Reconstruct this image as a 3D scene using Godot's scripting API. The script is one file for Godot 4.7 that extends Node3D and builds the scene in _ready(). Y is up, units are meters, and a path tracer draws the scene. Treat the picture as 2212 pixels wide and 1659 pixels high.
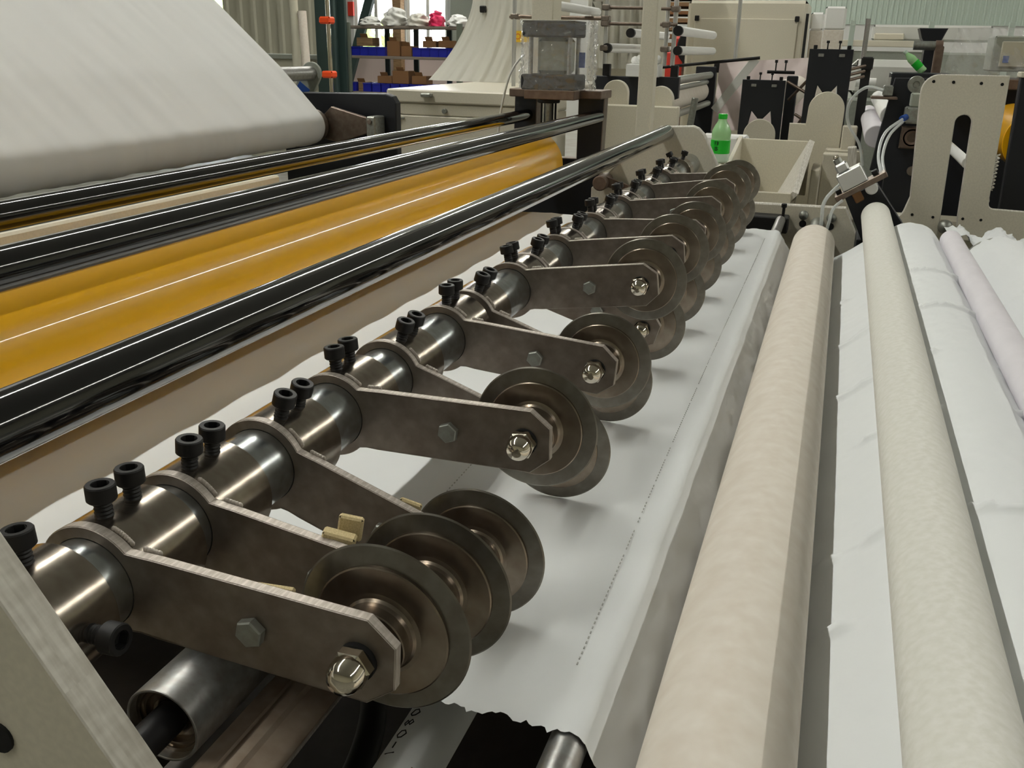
extends Node3D
# A paper slitting line seen along its rollers. Units are metres; the camera is the origin, the hall floor lies at y = -1.35.
# x runs with the paper web, y up, rollers run along z (away from the camera is -z).

const FLOOR := -1.35
var M := {}
var used := {}
var rng := RandomNumberGenerator.new()

# ------------------------------------------------------------------ mesh builder
class Mb:
	var v := PackedVector3Array()
	var n := PackedVector3Array()
	var uv := PackedVector2Array()
	var idx := PackedInt32Array()

	func tri(a: Vector3, b: Vector3, c: Vector3, na: Vector3, nb: Vector3, nc: Vector3, ua := Vector2.ZERO, ub := Vector2.ZERO, uc := Vector2.ZERO) -> void:
		var g := (b - a).cross(c - a)
		if g.length_squared() < 1e-18:
			return
		var k := v.size()
		v.append_array([a, b, c]); n.append_array([na, nb, nc]); uv.append_array([ua, ub, uc])
		if g.dot(na + nb + nc) > 0.0:
			idx.append_array([k, k + 2, k + 1])
		else:
			idx.append_array([k, k + 1, k + 2])

	func quad(a: Vector3, b: Vector3, c: Vector3, d: Vector3, nn := Vector3.ZERO) -> void:
		var g := nn
		if g == Vector3.ZERO:
			g = (b - a).cross(c - a).normalized()
		tri(a, b, c, g, g, g, Vector2(0, 0), Vector2(1, 0), Vector2(1, 1))
		tri(a, c, d, g, g, g, Vector2(0, 0), Vector2(1, 1), Vector2(0, 1))

	# box with chamfered edges, optionally turned
	func box(lo: Vector3, hi: Vector3, ch := 0.0, xf := Transform3D.IDENTITY) -> Mb:
		var c := (lo + hi) / 2.0
		var h := (hi - lo).abs() / 2.0
		ch = minf(ch, minf(h.x, minf(h.y, h.z)) * 0.6)
		for ax in 3:
			var b := (ax + 1) % 3
			var d := (ax + 2) % 3
			for s: float in [-1.0, 1.0]:
				var nn := Vector3.ZERO; nn[ax] = s
				var p := []
				for q: Array in [[-1, -1], [1, -1], [1, 1], [-1, 1]]:
					var w := Vector3.ZERO
					w[ax] = s * h[ax]; w[b] = q[0] * (h[b] - ch); w[d] = q[1] * (h[d] - ch)
					p.append(xf * (c + w))
				quad(p[0], p[1], p[2], p[3], (xf.basis * nn).normalized())
		if ch > 0.0:
			for ax in 3:
				var b := (ax + 1) % 3
				var d := (ax + 2) % 3
				for sb: float in [-1.0, 1.0]:
					for sd: float in [-1.0, 1.0]:
						var e := []
						for sa: float in [-1.0, 1.0]:
							var w1 := Vector3.ZERO; var w2 := Vector3.ZERO
							w1[ax] = sa * (h[ax] - ch); w2[ax] = w1[ax]
							w1[b] = sb * h[b]; w1[d] = sd * (h[d] - ch)
							w2[b] = sb * (h[b] - ch); w2[d] = sd * h[d]
							e.append(xf * (c + w1)); e.append(xf * (c + w2))
						var nn := Vector3.ZERO; nn[b] = sb; nn[d] = sd
						quad(e[0], e[1], e[3], e[2], (xf.basis * nn).normalized())
		return self

	# profile of (radius, along) turned round an axis; xf's z is the axis
	func lathe(pr: Array, seg := 32, xf := Transform3D.IDENTITY, smooth := false, a0 := 0.0, a1 := TAU) -> Mb:
		var pn := []
		for i in pr.size() - 1:
			var dd: Vector2 = pr[i + 1] - pr[i]
			pn.append(Vector2(-dd.y, dd.x).normalized())
		var area := 0.0
		for i in pr.size():
			area += (pr[i] as Vector2).cross(pr[(i + 1) % pr.size()])
		if area > 1e-9 or (absf(area) <= 1e-9 and (pn[0] as Vector2).x < 0):
			for i in pn.size(): pn[i] = -pn[i]
		var total := 0.0
		for i in pr.size() - 1:
			total += (pr[i + 1] - pr[i]).length()
		var run := 0.0
		for i in pr.size() - 1:
			var n0: Vector2 = pn[i]
			var n1: Vector2 = pn[i]
			if smooth:
				if i > 0: n0 = (pn[i] + pn[i - 1]).normalized()
				if i < pr.size() - 2: n1 = (pn[i] + pn[i + 1]).normalized()
			var p0: Vector2 = pr[i]
			var p1: Vector2 = pr[i + 1]
			var u0 := run / total
			run += (p1 - p0).length()
			var u1 := run / total
			for k in seg:
				var ta := a0 + (a1 - a0) * k / seg
				var tb := a0 + (a1 - a0) * (k + 1) / seg
				var ca := Vector2(cos(ta), sin(ta)); var cb := Vector2(cos(tb), sin(tb))
				var A := xf * Vector3(p0.x * ca.x, p0.x * ca.y, p0.y)
				var B := xf * Vector3(p0.x * cb.x, p0.x * cb.y, p0.y)
				var C := xf * Vector3(p1.x * cb.x, p1.x * cb.y, p1.y)
				var D := xf * Vector3(p1.x * ca.x, p1.x * ca.y, p1.y)
				var nA := (xf.basis * Vector3(n0.x * ca.x, n0.x * ca.y, n0.y)).normalized()
				var nB := (xf.basis * Vector3(n0.x * cb.x, n0.x * cb.y, n0.y)).normalized()
				var nC := (xf.basis * Vector3(n1.x * cb.x, n1.x * cb.y, n1.y)).normalized()
				var nD := (xf.basis * Vector3(n1.x * ca.x, n1.x * ca.y, n1.y)).normalized()
				var va := float(k) / seg; var vb := float(k + 1) / seg
				tri(A, B, C, nA, nB, nC, Vector2(u0, va), Vector2(u0, vb), Vector2(u1, vb))
				tri(A, C, D, nA, nC, nD, Vector2(u0, va), Vector2(u1, vb), Vector2(u1, va))
		return self

	# solid cylinder between two points, edges chamfered
	func rod(a: Vector3, b: Vector3, r: float, seg := 20, ch := 0.0) -> Mb:
		var L := (b - a).length()
		var xf := Transform3D(Mb.along(b - a), a)
		if ch > 0.0:
			return lathe([Vector2(0, L), Vector2(r - ch, L), Vector2(r, L - ch), Vector2(r, ch), Vector2(r - ch, 0), Vector2(0, 0)], seg, xf)
		return lathe([Vector2(0, L), Vector2(r, L), Vector2(r, 0), Vector2(0, 0)], seg, xf)

	static func along(d: Vector3) -> Basis:
		var z := d.normalized()
		var up := Vector3.UP if absf(z.y) < 0.95 else Vector3.RIGHT
		var x := up.cross(z).normalized()
		return Basis(x, z.cross(x), z)

	# polygon in x,y pushed from z0 (front, nearer the camera) to z1; faces or rims alone if asked
	func prism(poly: Array, z0: float, z1: float, bev := 0.0, faces := true, rims := true, xf := Transform3D.IDENTITY) -> Mb:
		var p := PackedVector2Array(poly)
		if Geometry2D.is_polygon_clockwise(p):
			p.reverse()
		var c := p.size()
		var q := PackedVector2Array()
		for i in c:
			var d0 := (p[i] - p[(i + c - 1) % c]).normalized()
			var d1 := (p[(i + 1) % c] - p[i]).normalized()
			var m := (Vector2(-d0.y, d0.x) + Vector2(-d1.y, d1.x))
			m = m / maxf(0.3, m.length_squared()) * 2.0
			q.append(p[i] + m * bev)
		var zf := maxf(z0, z1); var zb := minf(z0, z1)
		if faces:
			var t := Geometry2D.triangulate_polygon(q)
			for s: float in [1.0, -1.0]:
				var nn := (xf.basis * Vector3(0, 0, s)).normalized()
				var zz := zf if s > 0 else zb
				for i in range(0, t.size(), 3):
					var a := q[t[i]]; var b := q[t[i + 1]]; var d := q[t[i + 2]]
					tri(xf * Vector3(a.x, a.y, zz), xf * Vector3(b.x, b.y, zz), xf * Vector3(d.x, d.y, zz), nn, nn, nn, a, b, d)
		if rims:
			for i in c:
				var j := (i + 1) % c
				var d := (p[j] - p[i]).normalized()
				var nn := (xf.basis * Vector3(d.y, -d.x, 0)).normalized()
				quad(xf * Vector3(p[i].x, p[i].y, zf - bev), xf * Vector3(p[j].x, p[j].y, zf - bev), xf * Vector3(p[j].x, p[j].y, zb + bev), xf * Vector3(p[i].x, p[i].y, zb + bev), nn)
				if bev > 0.0:
					for s: float in [1.0, -1.0]:
						var za := zf if s > 0 else zb
						var zc := zf - bev if s > 0 else zb + bev
						var n2 := (nn + xf.basis * Vector3(0, 0, s)).normalized()
						quad(xf * Vector3(q[i].x, q[i].y, za), xf * Vector3(q[j].x, q[j].y, za), xf * Vector3(p[j].x, p[j].y, zc), xf * Vector3(p[i].x, p[i].y, zc), n2)
		return self

	# round bar swept along points
	func tube(pts: Array, r: float, seg := 10) -> Mb:
		var rings := []
		var last := Vector3.UP
		for i in pts.size():
			var t: Vector3 = (pts[mini(i + 1, pts.size() - 1)] - pts[maxi(i - 1, 0)]).normalized()
			var x := (last - t * last.dot(t))
			if x.length() < 0.05:
				x = Vector3.RIGHT - t * t.x
			x = x.normalized(); last = x
			var y := t.cross(x)
			var ring := []
			for k in seg:
				var a := TAU * k / seg
				ring.append([pts[i] + (x * cos(a) + y * sin(a)) * r, x * cos(a) + y * sin(a)])
			rings.append(ring)
		for i in pts.size() - 1:
			for k in seg:
				var l := (k + 1) % seg
				var A: Array = rings[i][k]; var B: Array = rings[i][l]; var C: Array = rings[i + 1][l]; var D: Array = rings[i + 1][k]
				tri(A[0], B[0], C[0], A[1], B[1], C[1]); tri(A[0], C[0], D[0], A[1], C[1], D[1])
		for e in [0, pts.size() - 1]:
			var nn: Vector3 = ((pts[0] - pts[1]) if e == 0 else (pts[-1] - pts[-2])).normalized()
			for k in seg:
				tri(pts[e], rings[e][k][0], rings[e][(k + 1) % seg][0], nn, nn, nn)
		return self

	# grid of points[i][j] with smooth normals; flip chooses the side
	func grid(P: Array, want := Vector3.UP, us := 1.0, vs := 1.0) -> Mb:
		var a := P.size(); var b: int = P[0].size()
		var N := []
		for i in a:
			var row := []
			for j in b:
				var du: Vector3 = P[mini(i + 1, a - 1)][j] - P[maxi(i - 1, 0)][j]
				var dv: Vector3 = P[i][mini(j + 1, b - 1)] - P[i][maxi(j - 1, 0)]
				row.append(du.cross(dv).normalized())
			N.append(row)
		var flip := 1.0 if (N[a / 2][b / 2] as Vector3).dot(want) >= 0 else -1.0
		for i in a - 1:
			for j in b - 1:
				var u0 := us * i / (a - 1); var u1 := us * (i + 1) / (a - 1)
				var v0 := vs * j / (b - 1); var v1 := vs * (j + 1) / (b - 1)
				tri(P[i][j], P[i + 1][j], P[i + 1][j + 1], N[i][j] * flip, N[i + 1][j] * flip, N[i + 1][j + 1] * flip, Vector2(u0, v0), Vector2(u1, v0), Vector2(u1, v1))
				tri(P[i][j], P[i + 1][j + 1], P[i][j + 1], N[i][j] * flip, N[i + 1][j + 1] * flip, N[i][j + 1] * flip, Vector2(u0, v0), Vector2(u1, v1), Vector2(u0, v1))
		return self

	func surface(mesh: ArrayMesh, mat: Material, off := Vector3.ZERO) -> void:
		var w := v
		if off != Vector3.ZERO:
			w = PackedVector3Array()
			for p in v: w.append(p - off)
		var arr := []; arr.resize(Mesh.ARRAY_MAX)
		arr[Mesh.ARRAY_VERTEX] = w; arr[Mesh.ARRAY_NORMAL] = n; arr[Mesh.ARRAY_TEX_UV] = uv; arr[Mesh.ARRAY_INDEX] = idx
		mesh.add_surface_from_arrays(Mesh.PRIMITIVE_TRIANGLES, arr)
		mesh.surface_set_material(mesh.get_surface_count() - 1, mat)

# ------------------------------------------------------------------ scene helpers
func mb() -> Mb:
	return Mb.new()

func numbered(called: String) -> String:
	var k: int = used.get(called, 0)
	used[called] = k + 1
	return called if k == 0 else "%s_%03d" % [called, k]

func tag(o: Node3D, label: String, category: String, group := "", kind := "") -> Node3D:
	o.set_meta("label", label); o.set_meta("category", category)
	if group: o.set_meta("group", group)
	if kind: o.set_meta("kind", kind)
	return o

func thing(called: String, label: String, category: String, at := Vector3.ZERO, group := "") -> Node3D:
	var o := Node3D.new()
	o.name = numbered(called); o.position = at
	add_child(o, true)
	return tag(o, label, category, group)

# world-space position of a node inside the (unrotated while building) scene
func base_of(o: Node) -> Vector3:
	var p := Vector3.ZERO
	while o != self and o is Node3D:
		p += (o as Node3D).position
		o = o.get_parent()
	return p

func part(parent: Node3D, called: String, m: Mb, mat: Material, mat2: Material = null, m2: Mb = null) -> MeshInstance3D:
	var mi := MeshInstance3D.new()
	var am := ArrayMesh.new()
	var off := base_of(parent)
	m.surface(am, mat, off)
	if m2: m2.surface(am, mat2, off)
	mi.mesh = am; mi.name = called
	mi.cast_shadow = GeometryInstance3D.SHADOW_CASTING_SETTING_ON
	parent.add_child(mi, true)
	return mi

func single(called: String, label: String, category: String, m: Mb, mat: Material, group := "", mat2: Material = null, m2: Mb = null) -> MeshInstance3D:
	var mi := part(self, numbered(called), m, mat, mat2, m2)
	tag(mi, label, category, group)
	return mi

func struct(called: String, label: String, m: Mb, mat: Material, category := "wall") -> MeshInstance3D:
	var mi := part(self, called, m, mat)
	mi.set_meta("kind", "structure"); mi.set_meta("label", label); mi.set_meta("category", category)
	return mi

func cyl_z(x: float, y: float, r: float, z0: float, z1: float, seg := 40, ch := 0.0) -> Mb:
	return mb().rod(Vector3(x, y, z0), Vector3(x, y, z1), r, seg, ch)

func hexagon(r: float, turn := 0.0, c := Vector2.ZERO) -> Array:
	var p := []
	for k in 6: p.append(c + Vector2(cos(turn + k * PI / 3), sin(turn + k * PI / 3)) * r)
	return p

func arc(c: Vector2, r: float, a0: float, a1: float, k := 12) -> Array:
	var p := []
	for i in k + 1:
		var a := deg_to_rad(lerpf(a0, a1, float(i) / k))
		p.append(c + Vector2(cos(a), sin(a)) * r)
	return p

# ------------------------------------------------------------------ materials
func noise_tex(fr: float, a: Color, b: Color, sz := 256, oct := 4, sx := 1.0, gain := 1.0, turn := false) -> ImageTexture:
	var f := FastNoiseLite.new()
	f.noise_type = FastNoiseLite.TYPE_SIMPLEX_SMOOTH
	f.frequency = fr; f.fractal_octaves = oct; f.seed = int(fr * 10000.0) + oct
	var src := f.get_seamless_image(sz, sz)
	if sx > 1.0:
		src.resize(int(sz * sx), sz, Image.INTERPOLATE_CUBIC)
		src.crop(sz, sz)
	var im := Image.create(sz, sz, false, Image.FORMAT_RGB8)
	for y in sz:
		for x in sz:
			im.set_pixel(x, y, a.lerp(b, clampf((src.get_pixel(x, y).r - 0.5) * gain + 0.5, 0, 1)))
	if turn: im.rotate_90(CLOCKWISE)
	im.generate_mipmaps()
	return ImageTexture.create_from_image(im)

func mat(called: String, col: Color, rough := 0.5, metal := 0.0, tex: Texture2D = null, scale := 4.0) -> StandardMaterial3D:
	var m := StandardMaterial3D.new()
	m.resource_name = called
	m.albedo_color = col; m.roughness = rough; m.metallic = metal
	if tex:
		m.albedo_texture = tex
		m.uv1_triplanar = true; m.uv1_world_triplanar = false; m.uv1_scale = Vector3.ONE * scale
	M[called] = m
	return m

func bump(m: StandardMaterial3D, tex: Texture2D, cm: float, scale := 0.0) -> void:
	m.heightmap_enabled = true; m.heightmap_texture = tex; m.heightmap_scale = cm
	if scale > 0.0:
		m.uv1_triplanar = true; m.uv1_scale = Vector3.ONE * scale

func clear(called: String, col: Color, alpha: float, rough := 0.05) -> void:
	var m := mat(called, Color(col.r, col.g, col.b, alpha), rough)
	m.transparency = BaseMaterial3D.TRANSPARENCY_ALPHA
	m.cull_mode = BaseMaterial3D.CULL_DISABLED

func make_materials() -> void:
	var W := Color.WHITE
	var mott := noise_tex(0.02, Color(0.88, 0.85, 0.83), W, 256, 5, 1.0, 1.4)
	var fine := noise_tex(0.12, Color(0.955, 0.955, 0.955), W, 256, 3, 1.0, 1.4)
	var streak := noise_tex(0.05, Color(0.82, 0.81, 0.8), W, 256, 4, 8.0, 1.5)
	var brush := noise_tex(0.055, Color(0.84, 0.83, 0.81), W, 256, 4, 8.0, 1.5, true)
	var lumps := noise_tex(0.05, Color.BLACK, W, 256, 3)
	mat("dark_steel", Color(0.56, 0.525, 0.49), 0.42, 0.75, mott, 9.0)
	mat("collar_steel", Color(0.68, 0.65, 0.61), 0.20, 0.95, mott, 12.0)
	mat("cut_steel", Color(0.78, 0.75, 0.72), 0.5, 0.6, brush, 30.0)
	mat("blade_steel", Color(0.54, 0.53, 0.50), 0.33, 0.9, mott, 10.0)
	mat("hub_steel", Color(0.60, 0.56, 0.51), 0.27, 0.95, mott, 10.0)
	mat("zinc", Color(0.74, 0.77, 0.78), 0.24, 0.95, mott, 14.0)
	mat("zinc_dull", Color(0.66, 0.68, 0.66), 0.45, 0.8, mott, 14.0)
	mat("galvanised", Color(0.70, 0.71, 0.71), 0.38, 0.85, mott, 18.0)
	mat("chrome", Color(0.86, 0.83, 0.77), 0.10, 1.0)
	mat("black_oxide", Color(0.085, 0.08, 0.085), 0.5, 0.2)
	mat("socket_black", Color(0.02, 0.02, 0.02), 0.8)
	var g := mat("black_gloss", Color(0.055, 0.055, 0.06), 0.07, 0.0)
	bump(g, lumps, 0.0005, 110.0)
	g.clearcoat_enabled = true; g.clearcoat = 0.6; g.clearcoat_roughness = 0.1
	g = mat("orange_gloss", Color(1.0, 0.74, 0.0), 0.32)
	g.clearcoat_enabled = true; g.clearcoat = 0.6; g.clearcoat_roughness = 0.04
	mat("black_paint", Color(0.095, 0.105, 0.135), 0.45, 0.0, fine, 10.0)
	mat("cream", Color(0.89, 0.865, 0.795), 0.42, 0.0, fine, 5.0)
	mat("cream_edge", Color(0.90, 0.885, 0.85), 0.5, 0.0, brush, 14.0)
	mat("beige_rubber", Color(0.91, 0.885, 0.845), 0.75, 0.0, noise_tex(0.03, Color(0.93, 0.91, 0.89), W, 256, 3), 5.0)
	g = mat("fleece", Color(0.91, 0.905, 0.88), 0.95, 0.0, noise_tex(0.05, Color(0.955, 0.955, 0.94), W, 256, 5, 1.0, 1.5), 9.0)
	bump(g, lumps, 0.01)
	mat("lilac_core", Color(0.90, 0.885, 0.91), 0.7, 0.0, noise_tex(0.02, Color(0.95, 0.95, 0.95), W, 128, 3), 5.0)
	g = mat("paper", Color(0.91, 0.92, 0.925), 0.95)
	g.backlight_enabled = true; g.backlight = Color(0.12, 0.12, 0.12)
	g = mat("web_paper", Color(0.86, 0.86, 0.855), 0.95)
	g.backlight_enabled = true; g.backlight = Color(0.25, 0.25, 0.25)
	mat("perforation", Color(0.70, 0.70, 0.69), 0.9)
	mat("felt", Color(0.90, 0.83, 0.66), 1.0, 0.0, noise_tex(0.09, Color(0.8, 0.78, 0.72), W, 128, 4), 60.0)
	mat("rubber", Color(0.10, 0.10, 0.10), 0.55)
	mat("oily_floor", Color(0.24, 0.21, 0.18), 0.6, 0.0, mott, 4.0)
	mat("cardboard", Color(0.55, 0.40, 0.26), 0.85, 0.0, fine, 6.0)
	mat("wood", Color(0.62, 0.50, 0.36), 0.8, 0.0, streak, 4.0)
	mat("alu", Color(0.80, 0.80, 0.79), 0.4, 0.7)
	mat("grey_paint", Color(0.62, 0.64, 0.60), 0.6, 0.0, fine, 2.0)
	mat("rack_paint", Color(0.42, 0.45, 0.40), 0.55)
	mat("rack_board", Color(0.50, 0.46, 0.42), 0.7)
	mat("teal_paint", Color(0.20, 0.27, 0.26), 0.5)
	mat("bin_blue", Color(0.10, 0.14, 0.62), 0.4)
	mat("blue_paint", Color(0.13, 0.30, 0.62), 0.5)
	mat("orange_plastic", Color(0.95, 0.32, 0.12), 0.45)
	mat("red_paint", Color(0.82, 0.22, 0.16), 0.45)
	mat("pink_plastic", Color(0.90, 0.16, 0.38), 0.4)
	mat("bag_plastic", Color(0.84, 0.84, 0.82), 0.4)
	mat("foam_white", Color(0.95, 0.95, 0.94), 0.9)
	mat("foam_grey", Color(0.20, 0.205, 0.22), 0.95, 0.0, noise_tex(0.15, Color(0.6, 0.6, 0.62), W, 128, 4, 1.0, 2.0), 20.0)
	mat("brown_plate", Color(0.50, 0.43, 0.38), 0.5, 0.3, mott, 6.0)
	mat("rail_paint", Color(0.64, 0.58, 0.52), 0.5, 0.2, mott, 8.0)
	mat("warm_steel", Color(0.50, 0.45, 0.41), 0.4, 0.8, mott, 8.0)
	mat("wall_green", Color(0.72, 0.77, 0.73), 0.7)
	mat("wall_left", Color(0.76, 0.75, 0.68), 0.7)
	mat("wall_white", Color(0.80, 0.80, 0.79), 0.8)
	mat("wall_pink", Color(0.80, 0.73, 0.71), 0.85)
	mat("floor_grey", Color(0.60, 0.60, 0.57), 0.55, 0.0, mott, 0.5)
	mat("ceiling_grey", Color(0.70, 0.70, 0.69), 0.85)
	mat("window_frame", Color(0.88, 0.88, 0.86), 0.5)
	mat("sticker_yellow", Color(0.93, 0.76, 0.16), 0.6)
	mat("sticker_orange", Color(0.85, 0.45, 0.15), 0.6)
	mat("ink", Color(0.07, 0.07, 0.08), 0.8)
	mat("leaf", Color(0.80, 0.88, 0.60), 0.8)
	mat("bark", Color(0.3, 0.24, 0.18), 0.9)
	clear("glass", Color(0.9, 0.95, 0.95), 0.06, 0.02)
	clear("film", Color(0.95, 0.95, 0.95), 0.15, 0.05)
	clear("tube_clear", Color(0.93, 0.95, 0.95), 0.45, 0.15)
	g = mat("film_milky", Color(0.88, 0.87, 0.83), 0.35)
	g.backlight_enabled = true; g.backlight = Color(0.4, 0.4, 0.38)
	g = mat("film_pink", Color(0.86, 0.80, 0.79), 0.4)
	g.backlight_enabled = true; g.backlight = Color(0.3, 0.28, 0.28)
	mat("bottle_green", Color(0.14, 0.78, 0.20), 0.25)
	mat("bottle_pale", Color(0.66, 0.86, 0.62), 0.2)
	mat("bottle_clear", Color(0.80, 0.88, 0.82), 0.25)
	g = mat("lamp_glow", Color(1, 1, 1), 0.5)
	g.emission_enabled = true; g.emission = Color(1.0, 0.997, 0.955); g.emission_energy_multiplier = 26.0

# ------------------------------------------------------------------ ready
func _ready() -> void:
	rng.seed = 7
	# camera
	var cam := Camera3D.new()
	cam.name = "camera"
	cam.transform = Transform3D(Basis(Vector3(0.94594571, 0.01815529, -0.32381646), Vector3(-0.12712314, 0.93929427, -0.3186942), Vector3(0.29837296, 0.34263197, 0.89082934)), Vector3.ZERO)
	cam.fov = rad_to_deg(2.0 * atan(829.5 / 2000.0))
	cam.near = 0.02; cam.far = 200.0
	add_child(cam); cam.current = true
	# sky and exposure
	var we := WorldEnvironment.new()
	we.name = "world_environment"
	var env := Environment.new()
	env.background_mode = Environment.BG_SKY
	var sky := Sky.new()
	var ps := ProceduralSkyMaterial.new()
	ps.sky_top_color = Color(0.92, 0.95, 1.0); ps.sky_horizon_color = Color(1, 1, 1)
	ps.ground_horizon_color = Color(0.9, 0.92, 0.88); ps.ground_bottom_color = Color(0.5, 0.5, 0.45)
	ps.sky_energy_multiplier = 3.6; ps.ground_energy_multiplier = 2.0
	sky.sky_material = ps
	env.sky = sky
	env.tonemap_mode = Environment.TONE_MAPPER_LINEAR
	env.tonemap_exposure = 2.26
	env.sdfgi_enabled = true; env.ssao_enabled = true; env.ssil_enabled = true
	we.environment = env
	add_child(we)
	make_materials()
	# lamp rows: x, energy, label
	lamp_row(-3.3, 4.9, 1.5, "long white lamp row above the left side of the machine")
	lamp_row(8.4, 4.9, 1.15, "long white lamp row above the right side of the hall")
	hall()
	side_plates()
	long_rollers()
	tissue_webs()
	knife_shaft()
	under_machine()
	web_stand()
	drive_frame()
	winder_end()
	middle_ground()
	back_of_hall()

func lamp_row(x: float, y: float, energy: float, label: String) -> void:
	var t := thing("lamp_row", label, "lamp", Vector3(x, y, -4.0))
	part(t, "housing", mb().box(Vector3(x - 0.2, y + 0.03, -31.0), Vector3(x + 0.2, y + 0.14, 3.6), 0.02), M.window_frame)
	part(t, "diffuser", mb().box(Vector3(x - 0.04, y, -30.9), Vector3(x + 0.04, y + 0.03, 3.5)), M.lamp_glow)
	var l := AreaLight3D.new()
	l.name = "lamp_light"
	l.area_size = Vector2(0.08, 34.4)
	l.light_energy = energy * LAMP; l.light_color = Color(1.0, 0.997, 0.97)
	l.shadow_enabled = true
	l.area_range = 40.0; l.area_attenuation = 2.0
	l.rotation_degrees = Vector3(-90, 0, 0); l.position = Vector3(0, -0.02, -9.7)
	t.add_child(l)

const LAMP := 12.0

func hall() -> void:
	struct("floor", "grey concrete floor of the hall", mb().box(Vector3(-14, FLOOR - 0.2, -32), Vector3(16, FLOOR, 8.2)), M.floor_grey, "floor")
	struct("ceiling", "grey ceiling of the hall", mb().box(Vector3(-14, 5.1, -32), Vector3(16, 5.3, 8.2)), M.ceiling_grey, "ceiling")
	struct("wall_left", "plain wall on the left of the hall", mb().box(Vector3(-14.2, FLOOR, -13), Vector3(-14, 5.1, 8.2)), M.wall_left)
	struct("wall_right", "plain wall on the right of the hall", mb().box(Vector3(16, FLOOR, -32), Vector3(16.2, 5.1, 8.2)), M.wall_left)
	struct("wall_front", "plain wall behind the camera", mb().box(Vector3(-14, FLOOR, 8), Vector3(16, 5.1, 8.2)), M.wall_left)
	struct("wall_end", "far end wall under the green cladding", mb().box(Vector3(-4.4, FLOOR, -32), Vector3(16, 5.1, -31.8)), M.wall_white)
	struct("wall_side", "plain return wall beside the windowed bay", mb().box(Vector3(-4.6, FLOOR, -32), Vector3(-4.4, 5.1, -12.9)), M.wall_white)
	# back wall at z = -12.9 with two window openings
	var wy0 := -0.14; var wy1 := 1.9
	var wb := mb()
	wb.box(Vector3(-14, FLOOR, -13.1), Vector3(-4.4, wy0, -12.9))
	wb.box(Vector3(-14, wy1, -13.1), Vector3(-4.4, 5.1, -12.9))
	for s: Array in [[-14.0, -9.75], [-8.95, -6.85], [-6.17, -6.02], [-5.38, -4.4]]:
		wb.box(Vector3(s[0], wy0, -13.1), Vector3(s[1], wy1, -12.9))
	struct("wall_back", "far wall of the hall with window openings", wb, M.wall_white)
	# ribbed sheet cladding
	ribs("trim_1", "ribbed beige cladding on the far left wall", -9.05, -6.95, -0.2, 3.0, 0.235, 0.035, -12.9, M.wall_left)
	ribs("trim_2", "finely ribbed grey green cladding high on the far right wall", -4.0, 14.0, 0.83, 4.9, 0.148, 0.03, -31.8, M.wall_green)
	var low := mb().box(Vector3(-6.9, FLOOR, -12.9), Vector3(-4.6, -0.16, -12.86))
	struct("trim_3", "pinkish painted lower wall behind the shelf", low, M.wall_pink)
	var dk := mb().box(Vector3(-5.3, -0.1, -12.88), Vector3(-4.5, 3.0, -12.8), 0.01)
	struct("trim_4", "grey boarded wall section right of the windows", dk, M.grey_paint)
	var n := 0
	for w: Array in [[-9.75, -8.95], [-6.85, -6.17], [-6.02, -5.38]]:
		n += 1
		var o := Node3D.new()
		o.name = "window_%d" % n; o.position = Vector3((w[0] + w[1]) / 2, wy0, -13.0)
		add_child(o)
		o.set_meta("kind", "structure"); o.set_meta("category", "window")
		o.set_meta("label", ["bright window at the far left edge beside the ribbed wall", "bright window left of the tan pillar behind the shelf", "bright window right of the tan pillar behind the shelf"][n - 1])
		var f := mb()
		for s: float in [w[0], w[1] - 0.05, (w[0] + w[1]) / 2 - 0.02]:
			f.box(Vector3(s, wy0, -13.03), Vector3(s + 0.05, wy1, -12.93), 0.004)
		for yy: float in [wy0, 0.95, wy1 - 0.05]:
			f.box(Vector3(w[0], yy, -13.03), Vector3(w[1], yy + 0.05, -12.93), 0.004)
		part(o, "window_frame", f, M.window_frame)
		for k in 2:
			var xa: float = lerpf(w[0], w[1], k * 0.5) + 0.02
			part(o, "pane", mb().box(Vector3(xa, wy0, -12.985), Vector3(xa + (w[1] - w[0]) / 2 - 0.03, wy1, -12.98)), M.glass)
	# trees outside
	for t: Array in [[-9.0, -0.3, -17.5, 0.9], [-12.6, 0.3, -18.0, 1.5]]:
		var tr := thing("tree", "green leafy tree outside the window at x %s" % ("left" if t[0] < -10 else "centre"), "tree", Vector3(t[0], FLOOR, t[2]))
		tr.set_meta("label", "pale green tree outside the leftmost window" if t[0] < -10 else "pale green tree outside the window left of the pillar")
		part(tr, "trunk", mb().rod(Vector3(t[0], FLOOR - 0.3, t[2]), Vector3(t[0], t[1], t[2]), 0.12, 8), M.bark)
		var lv := mb()
		for k in 500:
			var d: Vector3 = Vector3(rng.randfn(), rng.randfn(), rng.randfn()).normalized() * t[3] * rng.randf_range(0.3, 1.0)
			var c: Vector3 = Vector3(t[0], t[1], t[2]) + d
			var a := Vector3(rng.randfn(), rng.randfn(), rng.randfn()).normalized() * 0.14
			var b := a.cross(Vector3(rng.randfn(), rng.randfn(), rng.randfn())).normalized() * 0.07
			lv.quad(c - a, c + b, c + a, c - b)
		var cr := part(tr, "crown", lv, M.leaf)
		cr.set_meta("kind", "stuff")
	struct("floor_outside", "paved ground outside the hall", mb().box(Vector3(-40, FLOOR - 0.6, -45), Vector3(-4.7, FLOOR - 0.3, -13.1)), M.floor_grey, "ground")

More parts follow.
